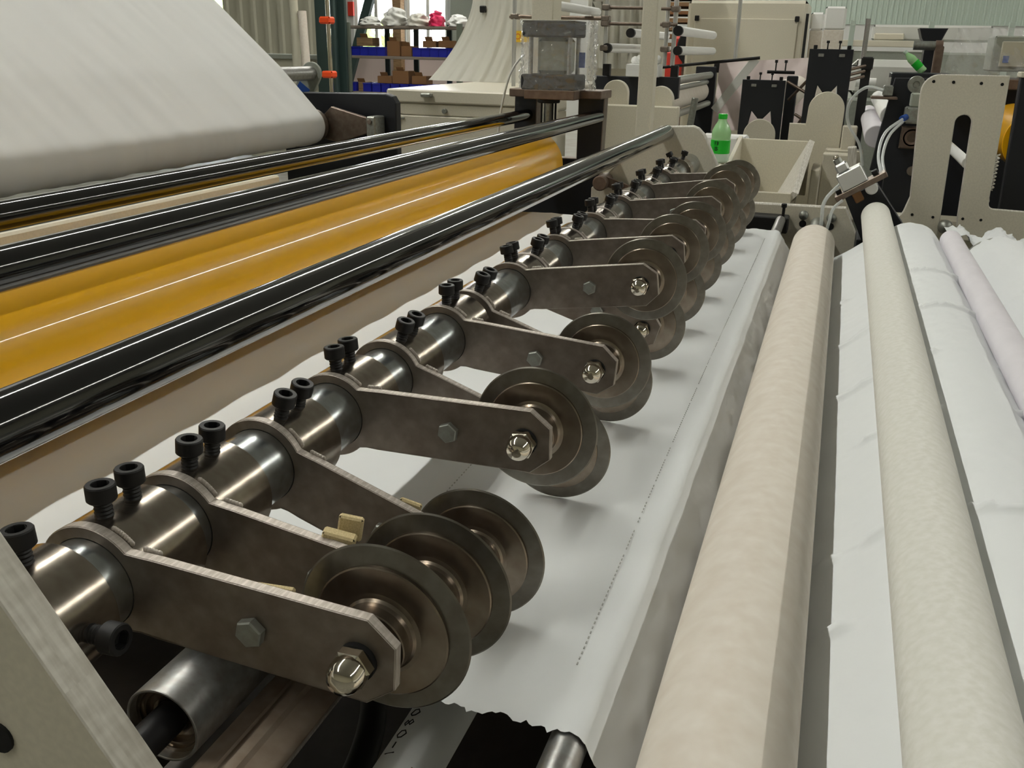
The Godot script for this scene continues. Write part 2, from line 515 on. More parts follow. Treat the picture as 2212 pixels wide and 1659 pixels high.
func ribs(called: String, label: String, x0: float, x1: float, y0: float, y1: float, pitch: float, deep: float, zb: float, m: Material) -> void:
	var r := mb()
	var k := int((x1 - x0) / pitch)
	for i in k:
		var x := x0 + i * pitch
		var f := pitch * 0.22
		var z0 := zb; var z1 := z0 + deep
		var xs := [x, x + f * 0.4, x + f * 1.6, x + f * 2.0, x + pitch]
		var zs := [z0, z1, z1, z0, z0]
		for j in 4:
			r.quad(Vector3(xs[j], y0, zs[j] + 0.004), Vector3(xs[j + 1], y0, zs[j + 1] + 0.004), Vector3(xs[j + 1], y1, zs[j + 1] + 0.004), Vector3(xs[j], y1, zs[j] + 0.004))
	r.box(Vector3(x0, y0 - 0.02, zb), Vector3(x1, y0, zb + deep + 0.02))
	struct(called, label, r, m)

# ------------------------------------------------------------------ machine sides and long rollers
func side_plates() -> void:
	var far := [Vector2(-0.443, -0.190), Vector2(-0.356, -0.185), Vector2(-0.342, -0.190), Vector2(-0.325, -0.206), Vector2(-0.236, -0.372), Vector2(0.044, -0.368), Vector2(0.102, -0.480), Vector2(0.102, FLOOR), Vector2(-0.62, FLOOR), Vector2(-0.62, -0.36)]
	var t := thing("side_plate", "cream painted side plate at the far end of the slitting shaft", "machine frame", Vector3(-0.3, FLOOR, -2.51))
	part(t, "plate", mb().prism(far, -2.50, -2.525, 0.003, true, false), M.cream, M.cream_edge, mb().prism(far, -2.50, -2.525, 0.003, false, true))
	for c: Array in [[-0.056, -0.394], [0.012, -0.396]]:
		var cap := part(t, "cap_plug", mb().lathe([Vector2(0, 0.012), Vector2(0.008, 0.011), Vector2(0.012, 0.004), Vector2(0.012, 0)], 18, Transform3D(Basis(), Vector3(c[0], c[1], -2.5)), true), M.zinc_dull)
		cap.set_meta("label", "pale plastic plug")
		part(t, "bolt_hole", mb().rod(Vector3(c[0], c[1] - 0.022, -2.4985), Vector3(c[0], c[1] - 0.022, -2.505), 0.009, 16), M.socket_black)
	# bearing block for the steel guide rod
	part(t, "rod_block", mb().box(Vector3(-0.20, -0.435, -2.5), Vector3(-0.09, -0.395, -2.44), 0.003), M.rubber)
	part(t, "block_screw", mb().rod(Vector3(-0.105, -0.395, -2.46), Vector3(-0.105, -0.372, -2.46), 0.004, 10).rod(Vector3(-0.105, -0.372, -2.46), Vector3(-0.105, -0.362, -2.46), 0.007, 10, 0.001), M.black_oxide)
	# bracket behind the shaft
	part(t, "tension_arm", mb().prism([Vector2(-0.585, -0.332), Vector2(-0.565, -0.320), Vector2(-0.44, -0.358), Vector2(-0.44, -0.376), Vector2(-0.57, -0.345)], -2.44, -2.45, 0.001), M.brown_plate)
	part(t, "arm_knob", mb().rod(Vector3(-0.578, -0.336, -2.5), Vector3(-0.578, -0.336, -2.42), 0.02, 20, 0.003), M.brown_plate)
	var near := [Vector2(-0.47, -0.19), Vector2(-0.383, -0.185), Vector2(-0.366, -0.189), Vector2(-0.345, -0.208), Vector2(-0.2668, -0.3257), Vector2(-0.165, -0.4785), Vector2(-0.165, FLOOR), Vector2(-0.62, FLOOR), Vector2(-0.62, -0.36)]
	t = thing("side_plate", "cream painted side plate with brushed slanted edge at the bottom left corner", "machine frame", Vector3(-0.3, FLOOR, -0.27))
	part(t, "plate", mb().prism(near, -0.262, -0.282, 0.0008, true, false), M.cream, M.cream_edge, mb().prism(near, -0.262, -0.282, 0.0008, false, true))
	part(t, "bolt_hole", mb().rod(Vector3(-0.343, -0.315, -0.2605), Vector3(-0.343, -0.315, -0.266), 0.0085, 20), M.socket_black)

func roller(called: String, label: String, cat: String, x: float, y: float, r: float, z0: float, z1: float, m: Material, group := "", shaft_r := 0.0, shaft_to := 0.0, sm: Material = null) -> Node3D:
	var t := thing(called, label, cat, Vector3(x, y, z0), group)
	part(t, "sleeve", cyl_z(x, y, r, z0, z1, 72, minf(0.002, r * 0.08)), m)
	if shaft_r > 0.0:
		part(t, "journal", cyl_z(x, y, shaft_r, z1, shaft_to, 24), sm)
	return t

func long_rollers() -> void:
	roller("guide_bar", "glossy black guide bar nearest the knives, ending at the cream plate", "bar", -0.4235, -0.2053, 0.0195, -0.2825, -2.4995, M.black_gloss, "black guide bars")
	roller("guide_bar", "glossy black guide bar right behind the orange roller top", "bar", -0.6235, -0.1762, 0.0183, -0.2825, -2.5495, M.black_gloss, "black guide bars")
	roller("guide_bar", "glossy black guide bar beside the hanging white web", "bar", -0.824, -0.1785, 0.0160, -0.2825, -2.5495, M.black_gloss, "black guide bars")
	roller("orange_roller", "glossy orange yellow roller between the black guide bars", "roller", -0.763, -0.2935, 0.0890, -0.2825, -2.40, M.orange_gloss, "", 0.03, -2.5495, M.dark_steel)
	roller("rubber_roller", "beige rubber covered roller right of the knives", "roller", -0.0205, -0.412, 0.0464, -0.30, -2.2, M.beige_rubber, "", 0.016, -2.4995, M.zinc_dull)
	roller("fleece_roller", "grey white fleece covered roller under the pneumatic cylinder", "roller", 0.1052, -0.3466, 0.0312, -0.25, -2.26, M.fleece, "", 0.012, -2.33, M.zinc_dull)
	roller("core_roller", "thin lilac white roller lying between two papered drums", "roller", 0.2492, -0.3612, 0.0206, -0.25, -2.1, M.lilac_core)
	roller("guide_rod", "steel guide rod under the fold of the tissue", "rod", -0.109, -0.4022, 0.0121, -0.2825, -2.44, M.galvanised)
	single("tie_beam", "cream tie beam seen in the gap between the two rear black bars", "beam", mb().box(Vector3(-1.22, -0.33, -1.75), Vector3(-1.12, -0.268, -0.2825), 0.004), M.cream)

# ------------------------------------------------------------------ paper
func tangent(c: Vector2, r: float, p: Vector2, s: float) -> float:
	# angle on the circle where the line from p touches
	var d: Vector2 = p - c
	return d.angle() + s * acos(clampf(r / d.length(), -1, 1))

func sheet(path: PackedVector2Array, zn: Callable, zf: Callable, rows: int, bend: Callable, want := Vector3.UP) -> Mb:
	var len := [0.0]
	for i in range(1, path.size()): len.append(len[-1] + path[i].distance_to(path[i - 1]))
	var P := []
	for j in rows + 1:
		var row := []
		for i in path.size():
			var a := path[maxi(i - 1, 0)]; var b := path[mini(i + 1, path.size() - 1)]
			var t := (b - a).normalized()
			var nn := Vector2(-t.y, t.x)
			if nn.y < 0 and want.y > 0 and absf(nn.y) > 0.2: pass
			var s: float = len[i]
			var z: float = lerpf(zn.call(path[i].x), zf.call(path[i].x), float(j) / rows)
			var h: float = bend.call(s, path[i].x, z)
			row.append(Vector3(path[i].x + nn.x * h, path[i].y + nn.y * h, z))
		P.append(row)
	return mb().grid(P, want)

func tissue_webs() -> void:
	var wav := FastNoiseLite.new(); wav.seed = 3; wav.frequency = 1.0; wav.fractal_octaves = 3
	var edge := FastNoiseLite.new(); edge.seed = 9; edge.frequency = 60.0; edge.fractal_octaves = 3
	# the path of the main web in the x,y plane
	var path := PackedVector2Array()
	var x := -0.90
	while x < -0.105:
		path.append(Vector2(x, -0.3885)); x += 0.012 if x < -0.3 else 0.0025
	var bc := Vector2(-0.0205, -0.412); var br := 0.052
	var ac := Vector2(0.18, -0.42); var ar := 0.0705
	path.append_array(PackedVector2Array([Vector2(-0.105, -0.3888), Vector2(-0.101, -0.3898), Vector2(-0.0975, -0.3925)]))
	var p0 := Vector2(-0.0965, -0.3945)
	var a0 := tangent(bc, br, p0, 1.0)
	var q0 := bc + Vector2.from_angle(a0) * br
	for k in range(0, 10): path.append(p0.lerp(q0, k / 10.0))
	# inner tangent from the beige roller to the drum
	var d := ac - bc
	var th := d.angle() - acos((br + ar) / d.length())
	var out_b := bc + Vector2.from_angle(th) * br
	var out_a := ac - Vector2.from_angle(th) * ar
	var a1 := th
	while a1 < a0: a1 += TAU
	for k in range(0, 15):
		path.append(bc + Vector2.from_angle(lerpf(a0, a1, k / 14.0)) * br)
	for k in range(1, 12): path.append(out_b.lerp(out_a, k / 12.0))
	var a2 := (-Vector2.from_angle(th)).angle()
	for k in range(0, 30):
		path.append(ac + Vector2.from_angle(lerpf(a2, deg_to_rad(5.0), k / 29.0)) * ar)
	var rips := [[-0.68, 0.03], [-0.80, 0.05], [-1.02, -0.2], [-1.22, -0.15], [-1.46, -0.1], [-1.75, 0.1]]
	var bend := func(s: float, xx: float, z: float) -> float:
		var h := wav.get_noise_2d(s * 14.0, z * 5.0) * 0.0016
		if xx > -0.09 and xx < 0.3:
			h = h * 0.8 + wav.get_noise_2d(s * 40.0 + 50.0, z * 16.0) * 0.0012
		for r: Array in rips:
			var dz: float = z - (r[0] + r[1] * xx + 0.01 * sin(s * 40.0))
			if xx > 0.035 and absf(dz) < 0.012 and wav.get_noise_2d(s * 5.0, r[0] * 31.0) > -0.1:
				h += 0.0075 * (1.0 - absf(dz) / 0.012) * (1.0 if dz > 0 else -0.1)
		if xx < -0.1: h += 0.0011 * sin(z * 42.0) * exp(-pow((xx + 0.62) / 0.14, 2))
		return h
	var zn := func(xx: float) -> float:
		if xx < -0.075: return -0.441 - 0.03 * (0.0 if xx > -0.3 else 0.0) + edge.get_noise_1d(xx) * 0.007 + edge.get_noise_1d(xx * 6.0 + 9.0) * 0.004
		return lerpf(-0.441, -0.34, clampf((xx + 0.075) / 0.1, 0, 1))
	var zf := func(xx: float) -> float: return -2.215 + edge.get_noise_1d(xx * 0.3) * 0.015
	var t := thing("tissue_web", "white tissue sheet running under the slitting knives to the right drum", "paper", Vector3(-0.3, -0.389, -1.3))
	part(t, "sheet", sheet(path, zn, zf, 420, bend), M.paper)
	# perforation stitches across the web: one row before the fold, one on the slope
	var pf := mb()
	var z := -0.50
	while z > -2.1:
		var px := -0.1165 + 0.004 * sin(z * 2.0) - 0.010 * (z + 0.5) * -0.6
		if rng.randf() > 0.12: pf.box(Vector3(px - 0.0004, -0.3882, z - 0.0024), Vector3(px + 0.0004, -0.38745, z))
		z -= 0.0062
	for row: float in [-0.30, -0.5]:
		z = -0.55
		while z > -1.6:
			pf.box(Vector3(row - 0.0004, -0.3882, z - 0.002), Vector3(row + 0.0004, -0.38735, z))
			z -= 0.006
	var pm := part(t, "perforation", pf, M.perforation)
	pm.set_meta("kind", "stuff")
	# drum under the fleece roller
	roller("winding_drum", "steel winding drum wrapped in tissue under the fleece roller", "drum", 0.18, -0.42, 0.0675, -0.3, -2.22, M.zinc_dull, "winding drums", 0.02, -2.4995, M.zinc_dull)
	# right drum and its own layers of paper
	roller("winding_drum", "steel winding drum wrapped in tissue at the right edge", "drum", 0.3655, -0.4465, 0.079, -0.3, -2.22, M.zinc_dull, "winding drums", 0.02, -2.4995, M.zinc_dull)
	var pb := PackedVector2Array()
	var cb := Vector2(0.3655, -0.4465)
	for k in range(0, 40): pb.append(cb + Vector2.from_angle(deg_to_rad(lerpf(172, -10, k / 39.0))) * 0.0825)
	for k in range(1, 10): pb.append(cb + Vector2.from_angle(deg_to_rad(-10)) * 0.0825 + Vector2(0.006, -0.02) * k)
	var bendb := func(s: float, xx: float, zz: float) -> float:
		var h := wav.get_noise_2d(s * 30.0 + 9.0, zz * 14.0) * 0.0022
		for r: float in [-0.62, -0.93, -1.25, -1.7]:
			var dz: float = zz - (r - 0.25 * (xx - 0.3) + 0.012 * sin(s * 50.0))
			if absf(dz) < 0.012 and wav.get_noise_2d(s * 8.0, r * 17.0) > 0.0: h += 0.006 * (1.0 - absf(dz) / 0.012) * (1.0 if dz > 0 else -0.1)
		return h
	var znb := func(_x: float) -> float: return -0.3
	var zfb := func(xx: float) -> float: return -2.2 + edge.get_noise_1d(xx * 0.5) * 0.03
	single("tissue_layer", "crumpled white tissue wrapped over the drum at the right edge", "paper", sheet(pb, znb, zfb, 300, bendb), M.paper)
	# ragged strip sticking out behind the right drum
	var pc := PackedVector2Array()
	for k in range(0, 30): pc.append(Vector2(0.27 + k * 0.007, -0.388 + 0.012 * sin(k * 0.5) + 0.003 * sin(k * 1.7)))
	var znc := func(_x: float) -> float: return -2.26
	var zfc := func(xx: float) -> float: return -2.40 + edge.get_noise_1d(xx * 0.8) * 0.04
	single("tissue_scrap", "ragged white tissue end behind the drums by the slotted cream plate", "paper", sheet(pc, znc, zfc, 14, func(s: float, xx: float, zz: float) -> float: return wav.get_noise_2d(xx * 60.0, zz * 60.0) * 0.01), M.paper)

# ------------------------------------------------------------------ slitting shaft
const SX := -0.3584
const SY := -0.283

func socket_screw(parent: Node3D, foot: Vector3, dir: Vector3, r := 0.0083) -> void:
	var s := r / 0.0083
	var xf := Transform3D(Mb.along(dir), foot)
	var m := mb()
	var hx := xf.translated_local(Vector3(0, 0, 0.0095 * s))
	# head with rounded rim and hexagon socket
	m.lathe([Vector2(0.0052, 0.0), Vector2(0.0076, 0.0), Vector2(0.0083, 0.0008), Vector2(0.0083, 0.0090), Vector2(0.0077, 0.0098), Vector2(0.0050, 0.0098)].map(func(p: Vector2) -> Vector2: return Vector2(p.x, 0.0098 - p.y) * s), 24, hx * Transform3D(Basis.from_euler(Vector3(PI, 0, 0)), Vector3(0, 0, 0.0098 * s)))
	# threaded shank as ridges
	var pr := []
	var k := 9
	for i in k + 1:
		var zz := 0.0105 * (1.0 - float(i) / k)
		pr.append(Vector2(0.0052 if i % 2 == 0 else 0.0046, zz - 0.001) * s)
	m.lathe(pr, 16, xf)
	var sc := part(parent, "socket_screw", m, M.black_oxide)
	# socket: hexagonal well, a little below the rim
	var w := mb()
	var hp := hexagon(0.0050 * s)
	for i in 6:
		var a: Vector2 = hp[i]; var b: Vector2 = hp[(i + 1) % 6]
		var zt := 0.0096 * s; var zb := 0.0045 * s
		w.quad(hx * Vector3(a.x, a.y, zt), hx * Vector3(b.x, b.y, zt), hx * Vector3(b.x, b.y, zb), hx * Vector3(a.x, a.y, zb))
		w.tri(hx * Vector3(0, 0, zb), hx * Vector3(a.x, a.y, zb), hx * Vector3(b.x, b.y, zb), hx.basis.z, hx.basis.z, hx.basis.z)
		var a2 := a * 1.05; var b2 := b * 1.05
		w.quad(hx * Vector3(a2.x, a2.y, 0.0098 * s), hx * Vector3(b2.x, b2.y, 0.0098 * s), hx * Vector3(b.x, b.y, zt), hx * Vector3(a.x, a.y, zt))
	part_at(sc, "hex_socket", w, M.socket_black)

# a sub-part given in the same coordinates as its parent's mesh
func part_at(parent: Node3D, called: String, m: Mb, mt: Material) -> MeshInstance3D:
	var mi := MeshInstance3D.new()
	var am := ArrayMesh.new()
	m.surface(am, mt, base_of(parent))
	mi.mesh = am; mi.name = called
	parent.add_child(mi, true)
	return mi

func make_holder(label: String) -> Node3D:
	var t := thing("knife_holder", label, "knife holder", Vector3.ZERO, "knife holders along the slitting shaft")
	# collar: tube behind the arm
	part(t, "collar", mb().lathe([Vector2(0.0278, -0.056), Vector2(0.0338, -0.056), Vector2(0.0344, -0.0554), Vector2(0.0344, -0.006), Vector2(0.0278, -0.006), Vector2(0.0278, -0.056)].map(func(p: Vector2) -> Vector2: return p), 64), M.collar_steel)
	# arm plate with a rounded hub end (half ring) and a chamfered tip
	var o := []
	o.append_array(arc(Vector2.ZERO, 0.0348, 46, 314, 40))
	o.append_array([Vector2(0.030, -0.0242), Vector2(0.040, -0.0248), Vector2(0.169, -0.0252), Vector2(0.1845, -0.0125), Vector2(0.1845, 0.0125), Vector2(0.169, 0.0252), Vector2(0.040, 0.0254), Vector2(0.030, 0.0250)])
	# faces are built as a ring round the bore and a plate
	var bore := arc(Vector2.ZERO, 0.0278, 314, 46, 40)
	var outline := []
	outline.append_array(o.slice(0, 41))
	var face := []
	face.append_array(arc(Vector2.ZERO, 0.0348, 46, 314, 40))
	face.append_array(arc(Vector2.ZERO, 0.0278, 314, 46, 40))
	var tip := []
	tip.append_array(arc(Vector2.ZERO, 0.0278, -46, 46, 16))
	tip.append_array([Vector2(0.0242, 0.0250), Vector2(0.030, 0.0250), Vector2(0.040, 0.0254), Vector2(0.169, 0.0252), Vector2(0.1845, 0.0125), Vector2(0.1845, -0.0125), Vector2(0.169, -0.0252), Vector2(0.040, -0.0248), Vector2(0.030, -0.0242), Vector2(0.0242, -0.0250)])
	var f := mb().prism(face, 0.0, -0.006, 0.0, true, false).prism(tip, 0.0, -0.006, 0.0, true, false)
	f.lathe([Vector2(0.0278, -0.006), Vector2(0.0278, 0.0)], 40)
	var rim := mb().prism(o, 0.0004, -0.0064, 0.0006, false, true)
	part(t, "arm", f, M.dark_steel, M.cut_steel, rim)
	# weld beads where arm meets collar
	var wd := mb()
	for k in 14:
		var a := deg_to_rad(lerpf(37, 70, k / 13.0))
		var c := Vector3(cos(a) * 0.0352, sin(a) * 0.0352, -0.0075)
		if k < 5: c = Vector3(0.0300 + (5 - k) * 0.0022, 0.0255, -0.0072)
		wd.lathe([Vector2(0.0001, 0.0012), Vector2(0.0014, 0.0009), Vector2(0.0021, 0.0), Vector2(0.0014, -0.0009), Vector2(0.0001, -0.0012)], 8, Transform3D(Basis(Vector3(0, 0, 1), k * 0.7), c), true)
	part(t, "weld_bead", wd, M.cut_steel)
	for zz: float in [-0.016, -0.039]:
		var up := Vector3(cos(deg_to_rad(93.5)), sin(deg_to_rad(93.5)), 0)
		socket_screw(t, up * 0.0340 + Vector3(0, 0, zz), up)
	# hexagon bolt half-way
	var bolt := mb().prism(hexagon(0.0083, 0.35, Vector2(0.103, 0.0)), 0.0058, 0.0, 0.0008)
	bolt.rod(Vector3(0.103, 0, -0.006), Vector3(0.103, 0, -0.016), 0.0045, 12)
	part(t, "hex_bolt", bolt, M.zinc_dull)
	# acorn nut and its dark washer gap
	part(t, "stud", mb().rod(Vector3(0.1640, 0, 0.0035), Vector3(0.1640, 0, -0.02), 0.0105, 24), M.socket_black)
	var nut := mb().prism(hexagon(0.0112, 0.1, Vector2(0.164, 0)), 0.0105, 0.0030, 0.0012)
	nut.lathe([Vector2(0.0096, 0.0100), Vector2(0.0096, 0.0135), Vector2(0.0088, 0.0175), Vector2(0.0068, 0.0205), Vector2(0.0038, 0.0222), Vector2(0.0, 0.0226)].map(func(p: Vector2) -> Vector2: return p), 28, Transform3D(Basis(), Vector3(0.164, 0, 0)), true)
	part(t, "acorn_nut", nut, M.chrome)
	# round knife: wheel with stepped hub, thin blade ring
	var at := Transform3D(Basis(), Vector3(0.164, 0, 0))
	var hub := mb().lathe([Vector2(0.0, -0.0078), Vector2(0.0158, -0.0078), Vector2(0.0165, -0.0085), Vector2(0.0165, -0.0122), Vector2(0.0190, -0.0122), Vector2(0.0196, -0.0128), Vector2(0.0196, -0.0190), Vector2(0.0202, -0.0214), Vector2(0.0216, -0.0228), Vector2(0.0240, -0.0236), Vector2(0.0378, -0.0246), Vector2(0.0386, -0.0252), Vector2(0.0386, -0.0285)].map(func(p: Vector2) -> Vector2: return p), 64, at)
	var wheel := part(t, "knife_wheel", hub, M.hub_steel)
	part_at(wheel, "blade", mb().lathe([Vector2(0.0384, -0.0272), Vector2(0.0490, -0.0283), Vector2(0.0500, -0.0290), Vector2(0.0490, -0.0296), Vector2(0.0384, -0.0305), Vector2(0.0, -0.0305)].map(func(p: Vector2) -> Vector2: return p), 80, at), M.blade_steel)
	return t

func knife_shaft() -> void:
	var sh := thing("slitting_shaft", "bright zinc plated shaft carrying the row of knife holders", "shaft", Vector3(SX, SY, -1.4))
	part(sh, "bar", cyl_z(SX, SY, 0.0274, -0.2825, -2.4995, 64), M.zinc)
	var proto: Node3D = null
	var list := [
		[0.346, -3.0, "front knife holder of the row with acorn nut above the galvanised tube"],
		[0.416, -9.0, "second knife holder from the front, felt pad wedged on its arm"],
		[0.510, -19.6, "third knife holder from the front, lowered with wheel on the tissue"],
		[0.612, 1.0, "fourth knife holder from the front, bare wide arm and raised wheel"],
		[0.709, -19.6, "lowered knife holder half hidden behind the fourth holder's wheel"],
		[0.836, -4.2, "sixth knife holder from the front with bright nut and bolt"],
		[0.905, -19.6, "lowered knife holder just behind the sixth, wheel on the tissue"],
		[1.052, 8.0, "eighth knife holder, raised, midway along the shaft"],
		[1.112, -17.0, "lowered knife holder directly behind the raised eighth one"],
		[1.247, 7.5, "raised tenth knife holder, its nut just behind the eighth wheel"],
		[1.307, -18.5, "lowered knife holder behind the raised tenth one"],
		[1.450, 3.5, "twelfth knife holder, arm mostly hidden by the tenth wheel"],
		[1.510, -19.2, "lowered knife holder behind the twelfth one"],
		[1.650, 6.5, "raised knife holder, third raised arm from the far end"],
		[1.712, -19.4, "lowered knife holder behind the third raised arm from the far end"],
		[1.870, 8.0, "raised knife holder, second raised arm from the far end"],
		[1.930, -19.4, "lowered knife holder behind the second raised arm from the far end"],
		[2.070, 4.0, "last raised knife holder, nearest the far cream plate"],
		[2.130, -19.4, "last lowered knife holder nearest the far cream plate"]]
	for h: Array in list:
		var o: Node3D
		if proto == null:
			o = make_holder(h[2]); proto = o
		else:
			o = proto.duplicate()
			o.name = numbered("knife_holder")
			add_child(o, true)
			o.set_meta("label", h[2])
		o.position = Vector3(SX, SY, -h[0]); o.rotation.z = deg_to_rad(h[1])
	# stop collars at both ends
	for e: Array in [[-0.2835, -0.3275, "plain steel stop collar against the near cream plate", 93.0, -0.307, 2.0], [-2.30, -2.345, "plain steel stop collar against the far cream plate", 75.0, -2.32, 120.0]]:
		var c := thing("stop_collar", e[2], "collar", Vector3(SX, SY, e[0]), "stop collars of the slitting shaft")
		part(c, "ring", mb().lathe([Vector2(0.0276, e[1]), Vector2(0.0340, e[1]), Vector2(0.0346, e[1] + 0.0006), Vector2(0.0346, e[0] - 0.0006), Vector2(0.0340, e[0]), Vector2(0.0276, e[0])], 64, Transform3D(Basis(), Vector3(SX, SY, 0))), M.collar_steel)
		for a: float in [e[3], e[5]]:
			var dir := Vector3(cos(deg_to_rad(a)), sin(deg_to_rad(a)), 0)
			socket_screw(c, Vector3(SX, SY, e[4]) + dir * 0.0342, dir)
	# felt pads stuck to the arms
	felt(Vector3(-0.2490, -0.2755, -0.4265), Vector3(0.020, 0.0075, 0.008), -14.0, "low cream felt pad lying on the second knife arm")
	felt(Vector3(-0.2470, -0.2735, -0.4370), Vector3(0.0150, 0.0160, 0.005), -10.0, "taller cream felt pad standing behind the low one")
	felt(Vector3(-0.2545, -0.2790, -0.3580), Vector3(0.030, 0.0220, 0.005), -6.0, "cream felt pad tucked behind the front knife arm")
	felt(Vector3(-0.2480, -0.3030, -0.5200), Vector3(0.016, 0.016, 0.004), -20.0, "small cream felt pad peeping over the third knife arm")

func felt(c: Vector3, s: Vector3, deg: float, label: String) -> void:
	var xf := Transform3D(Basis(Vector3(0, 0, 1), deg_to_rad(deg)) * Basis(Vector3(0, 1, 0), 0.25), c)
	single("felt_pad", label, "felt pad", mb().box(-s / 2, s / 2, 0.0012, xf), M.felt, "felt pads on the knife arms")

# ------------------------------------------------------------------ under the web
func under_machine() -> void:
	# galvanised tube with open end, bearing and black axle
	var cx := -0.3765; var cy := -0.4305; var z0 := -0.402
	var t := thing("idler_tube", "galvanised idler tube with open end and bearing at the bottom left", "roller", Vector3(cx, cy, z0))
	var at := Transform3D(Basis(), Vector3(cx, cy, 0))
	part(t, "tube", mb().lathe([Vector2(0.0262, -0.44), Vector2(0.0262, z0 - 0.0004), Vector2(0.0268, z0), Vector2(0.0280, z0), Vector2(0.0284, z0 - 0.0006), Vector2(0.0284, -2.35)], 64, at), M.galvanised)
	part(t, "bearing", mb().lathe([Vector2(0.010, -0.414), Vector2(0.0145, -0.412), Vector2(0.0145, -0.415), Vector2(0.0195, -0.415), Vector2(0.0200, -0.411), Vector2(0.0230, -0.411), Vector2(0.0234, -0.409), Vector2(0.0262, -0.409)], 48, at), M.hub_steel)
	part(t, "axle", cyl_z(cx, cy, 0.0118, -0.2825, -0.42, 32), M.black_oxide)
	# support rail with lip
	var rail := [Vector2(-0.352, -0.4530), Vector2(-0.3385, -0.4530), Vector2(-0.3370, -0.4545), Vector2(-0.3345, -0.4545), Vector2(-0.3335, -0.4525), Vector2(-0.3235, -0.4520), Vector2(-0.3205, -0.4545), Vector2(-0.3010, -0.4600), Vector2(-0.2995, -0.4600), Vector2(-0.2990, -0.4625), Vector2(-0.352, -0.4800)]
	single("support_rail", "brown grey formed rail under the front knife arm", "rail", mb().prism(rail, -0.2825, -2.4, 0.0), M.rail_paint, "", M.cut_steel, mb().box(Vector3(-0.3000, -0.4618, -2.4), Vector3(-0.2985, -0.4598, -0.2825)))
	# scribbled core tube below
	var wc := Vector3(-0.224, -0.470, 0)
	var ct := thing("core_tube", "white wrapped core tube with handwritten numbers under the tissue", "tube", Vector3(wc.x, wc.y, -0.5))
	var wm: Material = M.paper
	part(ct, "tube", cyl_z(wc.x, wc.y, 0.0215, -0.29, -1.2, 48, 0.001), wm)
	part(ct, "axle", cyl_z(wc.x, wc.y, 0.009, -0.2825, -2.4995, 20), M.black_oxide)
	part(ct, "brown_tape", mb().lathe([Vector2(0.0217, -0.405), Vector2(0.0217, -0.445)], 20, Transform3D(Basis(), Vector3(wc.x, wc.y, 0)), false, 0.2, 1.1), M.cardboard)
	# handwriting along the tube: 1 - 0 8 0 2
	var strokes := [
		[[0.0, 0.0], [0.0, 1.0]],
		[[0.35, 0.5], [0.75, 0.5]],
		[[1.35, 0.0], [1.1, 0.3], [1.1, 0.7], [1.35, 1.0], [1.6, 0.7], [1.6, 0.3], [1.35, 0.0]],
		[[2.2, 0.5], [2.0, 0.25], [2.2, 0.0], [2.4, 0.25], [2.2, 0.5], [2.0, 0.75], [2.2, 1.0], [2.4, 0.75], [2.2, 0.5]],
		[[2.95, 0.0], [2.75, 0.3], [2.75, 0.7], [2.95, 1.0], [3.2, 0.7], [3.2, 0.3], [2.95, 0.0]],
		[[3.55, 0.8], [3.7, 1.0], [3.95, 0.9], [3.9, 0.6], [3.5, 0.0], [4.0, 0.05]]]
	var ink := mb()
	for s: Array in strokes:
		var pts := []
		for q: Array in s:
			var ang: float = deg_to_rad(128.0) - q[1] * 0.36
			pts.append(Vector3(wc.x + cos(ang) * 0.0216, wc.y + sin(ang) * 0.0216, -0.452 - q[0] * 0.0145))
		ink.tube(pts, 0.0005, 6)
	part(ct, "handwriting", ink, M.ink)
	# machine base and oily odds and ends
	single("machine_plinth", "dark oily machine base under the rollers", "plinth", mb().box(Vector3(-1.0, FLOOR, -2.45), Vector3(0.42, -0.86, -0.29), 0.004), M.oily_floor)
	single("drip_plate", "dark brown drip plate behind the galvanised tube", "plate", mb().box(Vector3(-0.75, -0.53, -2.4), Vector3(-0.43, -0.50, -0.2825), 0.002), M.oily_floor)
	for h: Array in [[[Vector3(-0.35, -0.62, -0.34), Vector3(-0.30, -0.56, -0.48), Vector3(-0.335, -0.55, -0.62), Vector3(-0.44, -0.60, -0.72), Vector3(-0.5, -0.75, -0.78)], "black hose looping beside the scribbled tube"], [[Vector3(-0.33, -0.78, -0.40), Vector3(-0.26, -0.74, -0.46), Vector3(-0.24, -0.76, -0.58), Vector3(-0.30, -0.80, -0.70)], "black hose curled on the machine base"], [[Vector3(-0.40, -0.74, -0.36), Vector3(-0.37, -0.68, -0.44), Vector3(-0.36, -0.74, -0.56), Vector3(-0.42, -0.82, -0.66)], "black hose nearest the support rail"]]:
		var c := Curve3D.new()
		for p: Vector3 in h[0]: c.add_point(p)
		for i in c.point_count:
			var dd: Vector3 = (c.get_point_position(mini(i + 1, c.point_count - 1)) - c.get_point_position(maxi(i - 1, 0))) / 5.0
			c.set_point_in(i, -dd); c.set_point_out(i, dd)
		c.bake_interval = 0.01
		single("hose", h[1], "hose", mb().tube(Array(c.get_baked_points()), 0.012, 12), M.rubber, "black hoses under the machine")
	single("tan_gusset", "tan gusset plate in the dark below the tissue edge", "plate", mb().prism([Vector2(-0.19, -0.56), Vector2(-0.11, -0.52), Vector2(-0.10, -0.60), Vector2(-0.16, -0.64)], -0.50, -0.52, 0.001), M.rail_paint)
	single("gear_cover", "dark gear cover below the tissue edge", "cover", mb().rod(Vector3(-0.13, -0.70, -0.55), Vector3(-0.13, -0.70, -0.62), 0.10, 48, 0.01), M.rubber)

